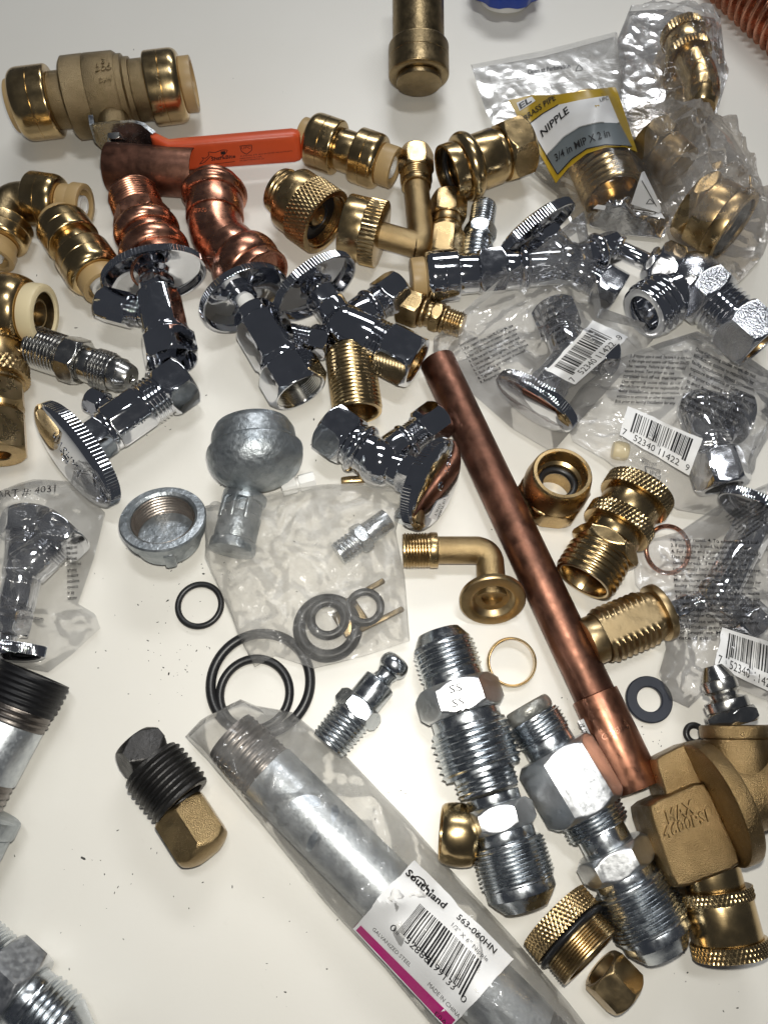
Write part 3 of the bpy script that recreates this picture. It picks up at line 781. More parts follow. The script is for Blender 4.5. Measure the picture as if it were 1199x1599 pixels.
def valve_G():
    root = thing('stop_valve', 'chrome stop valve whose oval handle leans on the copper pipe', 'valve', at(600, 720))
    h = 13.; C = at(592, 722, h); k = mpp(C)
    ball_body(root, C, 38*k, 'chrome', d=C-at(520, 670, h), sx=1.05)
    arm(root, C, at(512, 664, h), [('neck', 'cyl', 30, 34), ('bead', 'bulge', 16, 42), ('waist', 'cyl', 10, 36), ('inlet_nut', 'hex', 52, 46, {'bore': (34, 30)})], 'chrome', 6)
    arm(root, C, at(690, 650, h), [('branch_neck', 'cyl', 46, 30), ('bead', 'bulge', 12, 31), ('branch_thread', 'thread', 20, 26, {'n': 5}), ('branch_nut', 'hex', 42, 33, {'bore': (18, 20)})], 'chrome', 20)
    H = at(680, 757, 18); d = (H-C).normalized()
    arm(root, C, H-d*4*k, [('bonnet', 'cyl', 34, 28), ('bonnet_nut', 'hex', 30, 34), ('stem', 'cyl', 12, 14)], 'chrome')
    nv = (d+Vector((0, 0, .30))).normalized(); hw = handle_wheel(root, H, nv, 77*k, 56*k, k, thick=16)
    screw(root, H+nv*9.5*k, nv, 7, k)
    lab = patch('turn_label', bvh_of(hw), [(682, 782), (702, 772)], [(668, 808), (682, 812)], 'paper', hw, .0003, 10, 10, 0)
    b = bvh_of(lab)
    print_on('lettering', b, '1/4 TURN', (692, 779), (683, 806), (3.6, 1.3), 'ink', lab)
    print_on('lettering', b, 'ONLY', (685, 786), (677, 805), (3.6, 1.3), 'ink', lab)
    b = bvh_of(hw)
    print_on('raised_lettering', b, 'HOT', (703, 706), (694, 740), (5, 1), 'chrome', hw, relief=.0003)
valve_G()
fitting('zinc_plug', 'small zinc barbed plug under the leaning chrome handle', 'plug', (640, 768), (628, 815), [('barb', 'bulge', 14, 14), ('neck', 'cyl', 12, 9), ('head', 'bulge', 16, 15)], 'zinc')
fitting('brass_sleeve', 'tiny brass sleeve peeking over the milky bag', 'sleeve', (533, 752, 4), (568, 750, 4), [('sleeve', 'bulge', 30, 8)], 'brass')
def valve_E():
    root = thing('push_stop_valve', 'chrome push-fit stop valve with tan ring, handle behind small zinc nipple', 'valve', at(790, 410))
    h = 12.; C = at(884, 412, h+1); k = mpp(C); O = at(642, 436, h)
    ball_body(root, C, 34*k, 'chrome')
    o = arm(root, O, C, [('release_ring', 'cyl', 22, 32, {'mat': 'collet', 'bv': 3}), ('collar', 'collar', 50, 40), ('groove', 'cyl', 30, 31), ('hex_body', 'hex', 42, 37), ('neck', 'cyl', 20, 31), ('bead', 'bulge', 16, 36), ('barrel', 'cyl', 60, 30)], 'chrome')
    print_on('raised_lettering', bvh_of(o[1]), 'SHARKBITE', (697, 463), (690, 405), (-6, 0), 'chrome', root, relief=.0003)
    H = at(834, 352, 17); d = (C-H).normalized()
    arm(root, H+d*5*k, C, [('stem', 'cyl', 12, 14), ('bonnet_nut', 'hex', 20, 30), ('bonnet', 'cyl', 40, 27)], 'chrome')
    handle_wheel(root, H, -d, 72*k, 50*k, k, thick=15, hub=.36)
    arm(root, C, at(966, 458, h-1), [('outlet_neck', 'cyl', 40, 26), ('outlet_thread', 'thread', 16, 25, {'n': 4}), ('compression_nut', 'hex', 36, 36, {'bore': (24, 20)})], 'chrome', 15)
    arm(root, C, at(962, 383, h), [('rear_neck', 'cyl', 40, 24), ('bead', 'bulge', 14, 30), ('rear_nut', 'hex', 24, 26)], 'chrome', 15)
valve_E()
def valve_F():
    root = thing('stop_valve', 'chrome speckled stop valve with round threaded mouth at right', 'valve', at(1085, 470))
    h = 14.; C = at(1078, 440, h); k = mpp(C)
    ball_body(root, C, 46*k, 'chrome_rough', d=at(1185, 538, h)-C)
    o = arm(root, C, at(1188, 540, h), [('neck', 'cyl', 12, 44, {'mat': 'chrome_rough'}), ('body_hex', 'hex', 36, 52, {'mat': 'chrome_rough'}), ('outlet_thread', 'thread', 38, 42, {'n': 5}), ('compression_nut', 'hex', 56, 50, {'bore': (36, 30), 'mat': 'chrome_rough'})], 'chrome', 10)
    d2, e1, e2 = frame(at(1188, 540, h)-C); O = at(1188, 540, h)
    rev('brass_liner', O-d2*28*k, d2, e1, e2, [(0, 35*k), (24*k, 35*k), (25*k, 32*k), (3*k, 31*k), (3*k, 0)], 'brass', root)
    arm(root, C, at(1004, 490, h), [('mouth_neck', 'cyl', 38, 34), ('mouth_thread', 'thread', 36, 46, {'n': 4, 'bore': (29, 35)})], 'chrome')
    arm(root, C, at(944, 378, h), [('bonnet', 'cyl', 26, 36), ('bonnet_nut', 'hex', 40, 42), ('packing_nut', 'hex', 12, 26), ('stem', 'cyl', 46, 13), ('stem_collar', 'bulge', 10, 20), ('stem_tip', 'cyl', 20, 16)], 'chrome', 18)
valve_F()

# ================================================================== brass pieces, upper middle
def vacuum_breaker():
    segs = [('threaded_end', 'thread', 46, 37, {'n': 4, 'dep': .06, 'bore0': (30, 20)}), ('barrel', 'cyl', 52, 50, {'bv': 5}), ('knurled_mouth', 'knurl', 72, 53, {'rows': 6, 'dep': 2, 'ns': 216, 'bore': (43, 60)})]
    root, o, A, B = fitting('hose_vacuum_breaker', 'brass hose vacuum breaker with knurled band and black washer inside', 'vacuum breaker', (436, 296), (510, 348), segs, 'brass')
    d, e1, e2 = frame(B-A); k = mpp(B)
    rev('inner_thread', B-d*27*k, d, e1, e2, [(0, 42.8*k), (24*k, 42.8*k)] + [((24-i*2.)*k, (42-(i % 2)*2.6)*k) for i in range(11)] + [(2*k, 0)], 'brass', root)
    rev('washer', B-d*23*k, d, e1, e2, [(0, 38*k), (5*k, 38*k), (6*k, 36*k), (6*k, 21*k), (4*k, 20*k), (0, 20*k), (0, 38*k)], 'rubber', root)
    rev('poppet', B-d*23*k, d, e1, e2, [(0, 16*k), (6*k, 15*k), (9*k, 9*k), (9*k, 6*k), (5*k, 5*k), (5*k, 0)], 'brass_dull', root)
    P = drop(bvh_of(o[1]), 482, 300, .0002); n = (P-(A+B)/2); n = (n-d*n.dot(d)).normalized(); dd, a1, a2 = frame(n)
    rev('set_screw', P-n*.0012, dd, a1, a2, [(0, 9.5*k), (.0013, 9.5*k), (.0018, 8*k), (.0018, 4*k), (.0008, 4*k), (.0008, 0)], 'black_iron', root)
    print_on('engraving', bvh_of(o[1]), '8642', (437, 310), (470, 286), (-3, -7), 'brass_dull', root)
vacuum_breaker()
def hose_elbow():
    root = thing('hose_elbow', 'brass elbow with fluted swivel hose nut and hex top', 'elbow', at(620, 350))
    h = 13.; A, B = at(540, 353, h), at(596, 367, h); k = mpp(A)
    o = arm(root, A, B, [('swivel_nut', 'cyl', 30, 49, {'bore0': (44, 28), 'bv': 2}), ('fluted_grip', 'flute', 22, 51, {'ns': 200, 'dep': 2})], 'brass_bright')
    d, e1, e2 = frame(B-A)
    rev('inner_thread', A+d*1*k, d, e1, e2, [((i*2.)*k, (43.6-(i % 2)*2.2)*k) for i in range(13)], 'brass', root, nocap=True)
    rev('washer', A+d*22*k, d, e1, e2, [(5*k, 42*k), (0, 42*k), (0, 18*k), (5*k, 18*k), (5*k, 42*k)], 'copper', root)
    C = at(659, 385, h-3); T = at(650, 292, h)
    tube('elbow_tube', bend(B-d*6*k, C, T, .005), [20*k]*9, 'brass_sand', root)
    arm(root, T, at(649, 238, h), [('collar', 'cyl', 6, 23), ('thread', 'thread', 16, 25, {'n': 5}), ('hex', 'hex', 34, 28, {'bore': (17, 20)})], 'brass')
hose_elbow()
def press_adapter():
    segs = [('socket_lip', 'cyl', 22, 43, {'bore0': (37, 20)}), ('press_bead', 'bulge', 26, 52, {'e': .80}), ('barrel', 'cyl', 38, 42), ('step', 'cyl', 10, 38), ('hex', 'hex', 44, 49)]
    root, o, A, B = fitting('press_adapter', 'polished brass press adapter half under the nipple packet', 'adapter', (697, 272), (820, 226), segs, 'brass_bright', 10)
    d, e1, e2 = frame(B-A); k = mpp(A)
    torus('seal_ring', A+d*14*k, d, 34*k, 4.5*k, 'rubber', root)
press_adapter()
fitting('compression_union', 'small brass union of two hex nuts beside the zinc nipple', 'union', (701, 309), (692, 408), [('hex_nut', 'hex', 36, 30, {'bore0': (14, 10)}), ('neck', 'cyl', 12, 24), ('bead', 'bulge', 9, 25), ('hex_nut', 'hex', 44, 31)], 'brass', 8)
fitting('zinc_nipple', 'small bluish zinc hex nipple beside the brass union', 'nipple', (756, 321), (742, 408), [('threaded_end', 'thread', 36, 20, {'n': 9, 'dep': .08, 'bore0': (11, 10)}), ('hex', 'hex', 20, 26), ('neck', 'cyl', 6, 22), ('threaded_end', 'thread', 28, 24, {'n': 5})], 'zinc', 6)
fitting('compression_fitting', 'small brass compression fitting below the chrome push-fit valve', 'fitting', (626, 474), (722, 509), [('nut', 'hex', 34, 31), ('ring', 'bulge', 10, 24), ('neck', 'cyl', 8, 20), ('hex', 'hex', 16, 25), ('ring', 'bulge', 8, 22), ('threaded_end', 'thread', 26, 20, {'n': 6})], 'brass', 12)
fitting('brass_close_nipple', 'brass close nipple threaded all over in front of chrome tee valve', 'nipple', (546, 550, 11), (559, 646, 10), [('threads', 'thread', 100, 39, {'n': 17, 'dep': .055, 'bore': (30, 30), 'bore0': (30, 20)})], 'brass_bright')
fitting('brass_stub', 'old dull brass push-fit stub at the top edge', 'pipe stub', (652, -70, 34), (654, 132, 13), [('tube', 'cyl', 140, 40), ('collar', 'collar', 50, 47, {'q': .10, 'flip': 1}), ('end_ring', 'cyl', 9, 35, {'bv': 5})], 'bronze_old')
def blue_knob():
    root = thing('blue_knob', 'blue plastic valve knob cut by the top edge', 'knob', at(785, 0))
    A = at(787, 0, 0); k = mpp(A)
    a = np.arange(144)/144; sc_ = 1-.06*np.clip(np.cos(a*2*math.pi*8), -.4, 1)
    B = Vector((A.x, A.y, .0)); d, e1, e2 = frame(Vector((0, .15, 1)))
    rev('base', B, d, e1, e2, [(0, 38*k), (.004, 40*k), (.004, 0)], 'nylon', root)
    rev('knob', B+d*.004, d, e1, e2, [(0, 40*k*np.ones(144)), (.001, 54*k*sc_), (.008, 56*k*sc_), (.011, 52*k*sc_), (.012, 44*k*np.ones(144)), (.010, 0*sc_)], 'blue_plastic', root, 144)
blue_knob()
def copper_coil():
    A, B = at(1134, -58, 13), at(1300, 92, 13); root = thing('corrugated_copper_tube', 'shiny corrugated copper tube in the top right corner', 'copper pipe', (A+B)/2)
    d, e1, e2 = frame(B-A); L = (B-A).length; R = []
    k = mpp(A); n = 16; a = np.arange(NS)/NS
    for i in range(n*10+1):
        R.append((L*i/(n*10), 44*k+5.5*k*np.cos(2*math.pi*(i/10-a))))
    rev('corrugated_wall', A, d, e1, e2, R, 'copper', root, angle=80)
copper_coil()

# ================================================================== steel and galvanized pieces, left
fitting('flare_adapter', 'dark nickel flare adapter with pipe thread, hex and cone nose', 'adapter', (52, 541), (206, 592), [('pipe_thread', 'thread', 190, 34, {'n': 10, 'dep': .10, 'bore0': (22, 30), 'ang': 30}), ('hex', 'hex', 105, 39), ('neck', 'cyl', 60, 28), ('flare_thread', 'thread', 110, 31, {'n': 6, 'dep': .09}), ('blunt_nose', 'cyl', 50, 27, {'bv': 2}), ('tip', 'cone', 50, 25, {'r1': 21, 'cap': 1})], 'nickel', 8)
def galv_elbow():
    # domed plug whose closed end faces the viewer
    A, B = at(404, 760, 19.5), at(397, 688, 19.5); k = mpp(A); d = (B-A).normalized(); L = (B-A).length
    root = thing('galvanized_domed_plug', 'grey galvanized fitting whose rounded end faces the viewer', 'plug', (A+B)/2)
    dd, e1, e2 = frame(d)
    R = [(0, 0)]
    for t in np.linspace(.06, 1, 22): R.append((L*.66*(1-math.cos(t*math.pi/2)), 75*k*math.sin(t*math.pi/2)**.9))
    R += [(L*.72, 76*k), (L*.78, 75.5*k), (L*.81, 72*k)]
    rev('dome', A, dd, e1, e2, R, 'galvanized', root, angle=60)
    rev('rear_barrel', A, dd, e1, e2, [(L*.74, 66*k), (L*.80, 68*k), (L*1.15, 66*k), (L*1.3, 60*k), (L*1.38, 48*k), (L*1.4, 20*k)], 'galvanized', root, angle=60)
    # banded collar lying under the milky bag
    A, B = at(384, 772, 9.2), at(362, 862, 9.2); k = mpp(B)
    root = thing('galvanized_collar', 'ribbed galvanized collar half under the milky bag', 'collar', (A+B)/2)
    arm(root, A, B, [('rim', 'cyl', 16, 35, {'bv': 4}), ('waist', 'cyl', 22, 31, {'bv': 3}), ('port', 'cyl', 44, 33, {'bv': 3}), ('rim', 'cyl', 18, 36, {'bv': 4})], 'galvanized')
    for a_ in (-.5, .25, 1.0):
        dd, x1, x2 = frame(B-A, a_); P = A+(B-A)*.1
        slab('rib', P+x2*31*k, P+(B-A)*.42+x2*31*k, x1, 10*k, 9*k, 'galvanized', root, .0008)
galv_elbow()
def galv_cap():
    A, B = at(266, 850, 2), at(254, 808, 17); d = (B-A).normalized(); k = mpp(B)
    root = thing('pipe_end_cap', 'open galvanized pipe cap with rusty inner thread', 'pipe cap', A)
    dd, e1, e2 = frame(d); L = (B-A).length
    o = rev('cap_wall', A, dd, e1, e2, [(0, 30*k), (.001, 42*k), (.003, 52*k), (L*.4, 55*k), (L*.62, 57*k), (L*.66, 64*k), (L*.95, 67*k), (L, 65*k), (L+.0002, 54*k), (L-.0006, 50*k), (L-.0020, 49*k), (L*.2, 47*k), (L*.16, 0)], 'galvanized', root)
    rings = []; a = np.arange(NS)/NS
    for i in range(60):
        u = i/59; rings.append((L*.93-u*L*.55, (49-2.*u)*k-.0005*(1-np.clip(tri(u*6-a)*1.5-.25, 0, 1))))
    rev('inner_thread', A, dd, e1, e2, rings, 'rusty_thread', root, nocap=True)
    rev('cap_floor', A, dd, e1, e2, [(L*.38, 47.5*k), (L*.36, 40*k), (L*.34, 0)], 'galvanized', root)
    for an in (80, 200, 320):
        v = e1*math.cos(math.radians(an-90))+e2*math.sin(math.radians(an-90))
        slab('rib', A+v*54*k+d*.003, A+v*61*k+d*L*.8, dd.cross(v), 18*k, 12*k, 'galvanized', root, .001)
galv_cap()
def left_pipe():
    A, B = at(56, 1052, 14), at(-62, 1268, 13)
    root = thing('galvanized_nipple', 'galvanized pipe nipple with black tape on its thread at left edge', 'pipe nipple', (A+B)/2)
    arm(root, A, B, [('taped_thread', 'thread', 56, 60, {'n': 6, 'dep': .05, 'mat': 'tape', 'bore0': (44, 30)}), ('bare_thread', 'thread', 26, 58, {'n': 3, 'dep': .06, 'mat': 'thread_bare'}), ('pipe', 'cyl', 88, 55, {'mat': 'galv_pipe'}), ('lower_thread', 'thread', 60, 55, {'n': 6, 'dep': .06, 'mat': 'thread_bare'})], 'galv_pipe')
    A, B = at(-34, 1262, 15), at(-100, 1390, 15)
    root = thing('galvanized_coupling', 'grey galvanized coupling corner below the taped nipple', 'coupling', (A+B)/2)
    arm(root, A, B, [('band', 'cyl', 24, 72, {'bv': 8}), ('barrel', 'cyl', 80, 68)], 'galvanized')
left_pipe()
fitting('flare_union', 'zinc flare union with hex in the bottom left corner', 'union', (-42, 1478), (122, 1632), [('upper_thread', 'thread', 50, 50, {'n': 6, 'dep': .09}), ('hex', 'hex', 62, 66, {'mat': 'zinc_facet'}), ('neck', 'cyl', 18, 46), ('lower_thread', 'thread', 62, 51, {'n': 6, 'dep': .09}), ('nose', 'cone', 30, 46, {'r1': 34, 'cap': 1})], 'zinc', 8)
def black_plug():
    fitting('iron_plug', 'black iron square-head pipe plug touching a brass acorn nut', 'plug', (208, 1158), (286, 1252), [('square_head', 'hex', 46, 46, {'sides': 4}), ('threads', 'thread', 78, 51, {'n': 8, 'dep': .10, 'ang': 30, 'bore': (34, 16)})], 'black_iron', 18)
    fitting('brass_acorn_nut', 'brass hex acorn nut with domed end beside the black plug', 'nut', (279, 1262), (328, 1338), [('hex_cap', 'hex', 90, 47, {'dome': 1}), ], 'brass_sand', 24)
black_plug()

# ================================================================== o-rings and washers
def ring(name, label, px, py, R, r, mat='rubber', h=None, cat='o-ring', nrm=Vector((0, 0, 1))):
    P = at(px, py, 0); k = mpp(P); z = r*k*1000 if h is None else h
    P = at(px, py, z); o = torus(name, P, nrm, R*k, r*k, mat)
    for v in o.data.vertices: v.co -= Vector((P.x, P.y, 0))
    o.location = (P.x, P.y, 0); return tag(o, label, cat)
ring('rubber_o_ring', 'small black o-ring lying alone below the galvanized cap', 312, 945, 33.5, 4.8)
ring('rubber_o_ring', 'largest black o-ring partly under both bags', 407, 1066, 77, 8.0)
ring('rubber_o_ring', 'medium black o-ring nested inside the largest one', 398, 1083, 54, 7.0)
ring('rubber_o_ring', 'tiny black o-ring peeking from behind the big brass valve', 1084, 1146, 13, 5.0)
def flat_ring(name, label, cat, px, py, ro, ri, t, mat, nrm=(0, 0, 1), h=0., bulge=0.):
    P = at(px, py, h); k = mpp(P); d, e1, e2 = frame(Vector(nrm)); T = t*k; b = min(T*.25, .0004)
    root = None
    o = rev(name, P, d, e1, e2, [(0, ri*k+b), (0, ro*k-b), (b, ro*k), (T*.5, ro*k+bulge*k), (T-b, ro*k), (T, ro*k-b), (T, ri*k+b), (T-b, ri*k), (b, ri*k), (0, ri*k+b)], mat, None)
    for v in o.data.vertices: v.co -= Vector((P.x, P.y, 0))
    o.location = (P.x, P.y, 0); return tag(o, label, cat)
flat_ring('rubber_washer', 'flat blue-black rubber washer beside the copper pipe end', 'washer', 1011, 1093, 36, 19, 9, 'rubber_blue')
flat_ring('brass_ferrule', 'thin gold brass ferrule ring standing open on the table', 'ferrule', 797, 1034, 37, 34, 26, 'brass_bright', (-.05, -.16, 1), .6, 1.5)
fitting('compression_sleeve', 'brass compression sleeve tucked behind the zinc unions', 'sleeve', (688, 1300), (742, 1306), [('sleeve', 'bulge', 60, 47, {'e': .86, 'bore0': (38, 20)})], 'brass_bright')
fitting('nylon_insert', 'small white nylon hex insert at top of milky bag', 'insert', (440, 762, 9), (492, 748, 9), [('hex_half', 'hex', 22, 14), ('groove', 'cyl', 4, 10), ('hex_half', 'hex', 24, 14)], 'nylon')

# ================================================================== brass elbow, nut, adapter, plug in the middle
def flange_elbow():
    root = thing('flange_elbow', 'sand-cast brass elbow with thread and round flange', 'elbow', at(740, 880))
    h = 9.; A, M, C, F = at(629, 860, h), at(683, 859, h), at(764, 859, h), at(768, 932, h+1); k = mpp(C)
    arm(root, A, M, [('threaded_end', 'thread', 38, 28, {'n': 9, 'dep': .07, 'bore0': (19, 20)}), ('collar', 'cyl', 12, 28)], 'brass')
    tube('elbow_tube', bend(M, C, F, .006), [21.5*k]*8+[23*k], 'brass_sand', root)
    d = ((F-C).normalized()+Vector((0, 0, .55))).normalized(); dd, e1, e2 = frame(d)
    rev('flange', F-d*2*k, dd, e1, e2, [(-8*k, 22*k), (0, 40*k), (2*k, 48*k), (4*k, 50*k), (11*k, 50*k), (13*k, 48*k), (13*k, 34*k), (12*k, 32*k), (4*k, 26*k), (3*k, 16*k), (-10*k, 14*k), (-10*k, 0)], 'brass_dull', root)
flange_elbow()
def open_nut():
    A, B = at(858, 780, .6), at(878, 738, 21); k = mpp(B)
    root = thing('flare_nut', 'brass flare nut standing open with black seal inside', 'nut', A)
    d, e1, e2 = frame(B-A, .25); L = (B-A).length; h = hexr(60*k)
    q = lambda v: v*k*np.ones(NS)
    rev('hex', A, d, e1, e2, [(-.0005, np.minimum(h, 54*k)), (.0008, np.minimum(h, 57*k)), (L*.34, np.minimum(h, 60*k)), (L*.42, np.minimum(h, 56*k)), (L*.46, q(51)), (L*.46, q(33)), (-.0005, q(33)), (-.0005, np.minimum(h, 54*k))], 'brass', root)
    rev('tapered_neck', A, d, e1, e2, [(L*.44, 53*k), (L*.62, 53*k), (L*.94, 48*k), (L*.985, 46.5*k), (L, 45*k), (L, 40*k), (L-.0006, 39*k), (L*.72, 37*k), (L*.68, 32*k), (L*.02, 32*k)], 'brass', root, nocap=True)
    torus('seal_ring', A+d*L*.56, d, 28*k, 6*k, 'rubber', root)
open_nut()
fitting('swivel_adapter', 'polished brass swivel adapter with two knurled rings and wide thread', 'adapter', (1000, 764), (910, 908), [('knurled_ring', 'knurl', 26, 57, {'rows': 3, 'dep': 2.2, 'ns': 216}), ('barrel', 'cyl', 34, 47), ('knurled_ring', 'knurl', 24, 55, {'rows': 3, 'dep': 2.2, 'ns': 216}), ('neck', 'cyl', 22, 44), ('hex', 'hex', 22, 55), ('threads', 'thread', 56, 49, {'n': 6, 'dep': .07, 'bore': (38, 50)})], 'brass_bright', 10)
def flat_plug():
    segs = [('nose', 'cyl', 22, 38), ('threads', 'thread', 84, 45, {'n': 9, 'dep': .10, 'ang': 30, 'flat': [(88, .80)]}), ('neck', 'cyl', 10, 37, {'flat': [(88, .92)]}), ('head_rim', 'cyl', 12, 46, {'bv': 2})]
    root, o, A, B = fitting('threaded_plug', 'dull brass threaded plug with one filed flat beside the copper pipe', 'plug', (915, 1004), (1034, 954), segs, 'brass_dull')
flat_plug()

# ================================================================== zinc flare unions
def zinc_unions():
    r, o, A, B = fitting('zinc_adapter', 'zinc flare adapter with stamped hex at the top of the column', 'adapter', (686, 992), (764, 1236), [('cone_nose', 'cone', 44, 38, {'r1': 47}), ('flare_thread', 'thread', 150, 51, {'n': 7, 'dep': .085}), ('neck', 'cyl', 30, 48), ('hex', 'hex', 140, 68, {'mat': 'zinc_facet'}), ('neck', 'cyl', 50, 54), ('pipe_thread', 'thread', 200, 64, {'n': 7, 'dep': .09}), ('tail', 'thread', 80, 48, {'n': 4, 'dep': .06})], 'zinc', 5)
    b = bvh_of(o[3])
    for i, (x, y) in enumerate(((702, 1083), (706, 1105), (714, 1122))):
        print_on('stamped_letters', b, 'SS', (x, y), (x+20, y-5), (-2, -12), 'ink', o[3], lift=.00018, bold=.02)
    d, e1, e2 = frame(A-B); k = mpp(A)
    rev('nose_bore', A, d, e1, e2, [(-.0002, 37*k), (.0012, 33*k), (.0014, 27*k), (-.002, 25*k), (-.002, 0)], 'zinc', r)
    fitting('zinc_union', 'zinc flare union below the stamped one, cone pointing down', 'union', (768, 1240), (822, 1418), [('neck', 'cyl', 46, 43), ('hex', 'hex', 110, 58, {'mat': 'zinc_facet'}), ('neck', 'cyl', 50, 48), ('flare_thread', 'thread', 170, 59, {'n': 10, 'dep': .075}), ('shoulder', 'cyl', 44, 54), ('cone_nose', 'cone', 56, 53, {'r1': 36, 'cap': 1})], 'zinc', 10)
    r, o, A, B = fitting('zinc_reducer', 'zinc reducer with sealant-smeared nose and largest hex', 'adapter', (820, 1100), (920, 1268), [('smeared_nose', 'bulge', 56, 39, {'mat': 'smear', 'e': .86}), ('flare_thread', 'thread', 90, 45, {'n': 6, 'dep': .09}), ('neck', 'cyl', 50, 40), ('hex', 'hex', 250, 67, {'mat': 'zinc_facet'})], 'zinc', 2)
    fitting('zinc_union', 'zinc flare union under the largest hex, near knurled brass plug', 'union', (914, 1256), (1040, 1488), [('pipe_thread', 'thread', 140, 53, {'n': 7, 'dep': .09}), ('neck', 'cyl', 90, 40), ('hex', 'hex', 130, 63, {'mat': 'zinc_facet'}), ('neck', 'cyl', 50, 49), ('flare_thread', 'thread', 230, 62, {'n': 11, 'dep': .07}), ('shoulder', 'cyl', 50, 55), ('cone_nose', 'cone', 70, 54, {'r1': 38, 'cap': 1})], 'zinc', 16)
zinc_unions()
fitting('air_plug', 'zinc air hose plug with ball nose and pipe thread', 'plug', (512, 1164), (624, 1028), [('pipe_thread', 'thread', 165, 31, {'n': 8, 'dep': .09, 'taper': -.08, 'bore0': (20, 20)}), ('hex', 'hex', 80, 40), ('shank', 'cyl', 115, 27), ('groove', 'prof', 55, 22, {'pts': [(0, 1.1), (.2, .78), (.6, .68), (1, .8)]}), ('ball_nose', 'bulge', 85, 24, {'e': .6, 'bore': (12, 20)})], 'zinc', 6)

# ================================================================== brass valve block, lower right
def tank_valve():
    root = thing('pressure_valve', 'sand-cast brass pressure valve marked with maximum rating, steel plug on top', 'valve', at(1120, 1260))
    h = 20.; k = mpp(at(1110, 1260, h))
    # flat cast block with lettering
    def block(name, quad, ztop, zbot, mat):
        off = wloc(root); rows = []
        c = sum((at(*q, ztop) for q in quad), Vector())/len(quad); base = [at(*q, ztop) for q in quad]
        for z, s in ((zbot, .99), (ztop-2.6, 1.), (ztop-1.4, .993), (ztop-.5, .972), (ztop-.12, .945), (ztop, .915)):
            row = []
            n = len(base)
            for i in range(n):
                for t in np.linspace(0, 1, 6, endpoint=False):
                    p = base[i]*(1-t)+base[(i+1) % n]*t
                    if t < .01: p = base[i]*.94+(base[i-1]+base[(i+1) % n])*.03
                    p = c+(p-c)*s; row.append([p.x-off.x, p.y-off.y, z*MM])
            rows.append(row)
        return link(name, grid_mesh(name, np.array(rows), True, [0]*6, True, True), mat, root, 50)
    bl = block('lettered_block', [(1010, 1256), (1100, 1216), (1162, 1352), (1056, 1392)], 27, 6, 'brass_valve')
    block('upper_block', [(1022, 1184), (1086, 1152), (1120, 1232), (1046, 1262)], 23, 8, 'brass_valve')
    b = bvh_of(bl)
    print_on('raised_lettering', b, 'MAX', (1042, 1286), (1084, 1268), (-6, -20), 'brass_valve', bl, relief=.0011, bold=.02)
    print_on('raised_lettering', b, '4600PSI', (1037, 1310), (1106, 1281), (-5, -18), 'brass_valve', bl, relief=.0011, bold=.02)
    # round disc flange seen nearly edge-on and the barrel to the right
    C = at(1110, 1257, 24); D = at(1134, 1248, 24)
    arm(root, C, D, [('disc_flange', 'cyl', 20, 96, {'bv': 6})], 'brass_valve')
    arm(root, D, at(1260, 1205, 23), [('side_barrel', 'cyl', 100, 58, {'bv': 3})], 'brass_valve')
    T = at(1146, 1132, 26)
    arm(root, T, at(1158, 1232, 24), [('boss_rim', 'cyl', 22, 53, {'bv': 6}), ('boss', 'cyl', 78, 48)], 'brass_valve')
    arm(root, T, at(1112, 1040, 27), [('hex', 'hex', 26, 42), ('collar', 'cyl', 18, 33), ('neck', 'prof', 16, 26, {'pts': [(0, 1.1), (.3, .8), (.7, .85), (1, 1.1)]}), ('plug_body', 'cyl', 20, 27), ('plug_nose', 'cone', 24, 26, {'r1': 15, 'cap': 1})], 'nickel', 12)
    A, B = at(1104, 1345, 15), at(1142, 1492, 14)
    arm(root, A, B, [('lower_neck', 'cyl', 44, 46), ('knurled_ring', 'knurl', 20, 57, {'rows': 2.5, 'dep': 2.2, 'ns': 216}), ('swivel_barrel', 'cyl', 62, 53), ('knurled_ring', 'knurl', 24, 58, {'rows': 3, 'dep': 2.2, 'ns': 216, 'bore': (40, 20)})], 'brass_bright')
tank_valve()
fitting('knurled_plug', 'brass screw plug with knurled head and black o-ring', 'plug', (864, 1428, 12), (922, 1496, 17), [('knurled_head', 'knurl', 44, 66, {'rows': 5, 'dep': 2.0, 'ns': 240}), ('seal_ring', 'bulge', 15, 65, {'mat': 'rubber', 'e': .85}), ('threads', 'thread', 44, 58, {'n': 8, 'dep': .035, 'bore': (44, 40)})], 'brass')
fitting('brass_hex_nut', 'small dark brass hex cap nut at the bottom right', 'nut', (938, 1512), (980, 1556), [('hex', 'hex', 60, 41, {'bore0': (27, 30)})], 'brass_dull', 20)

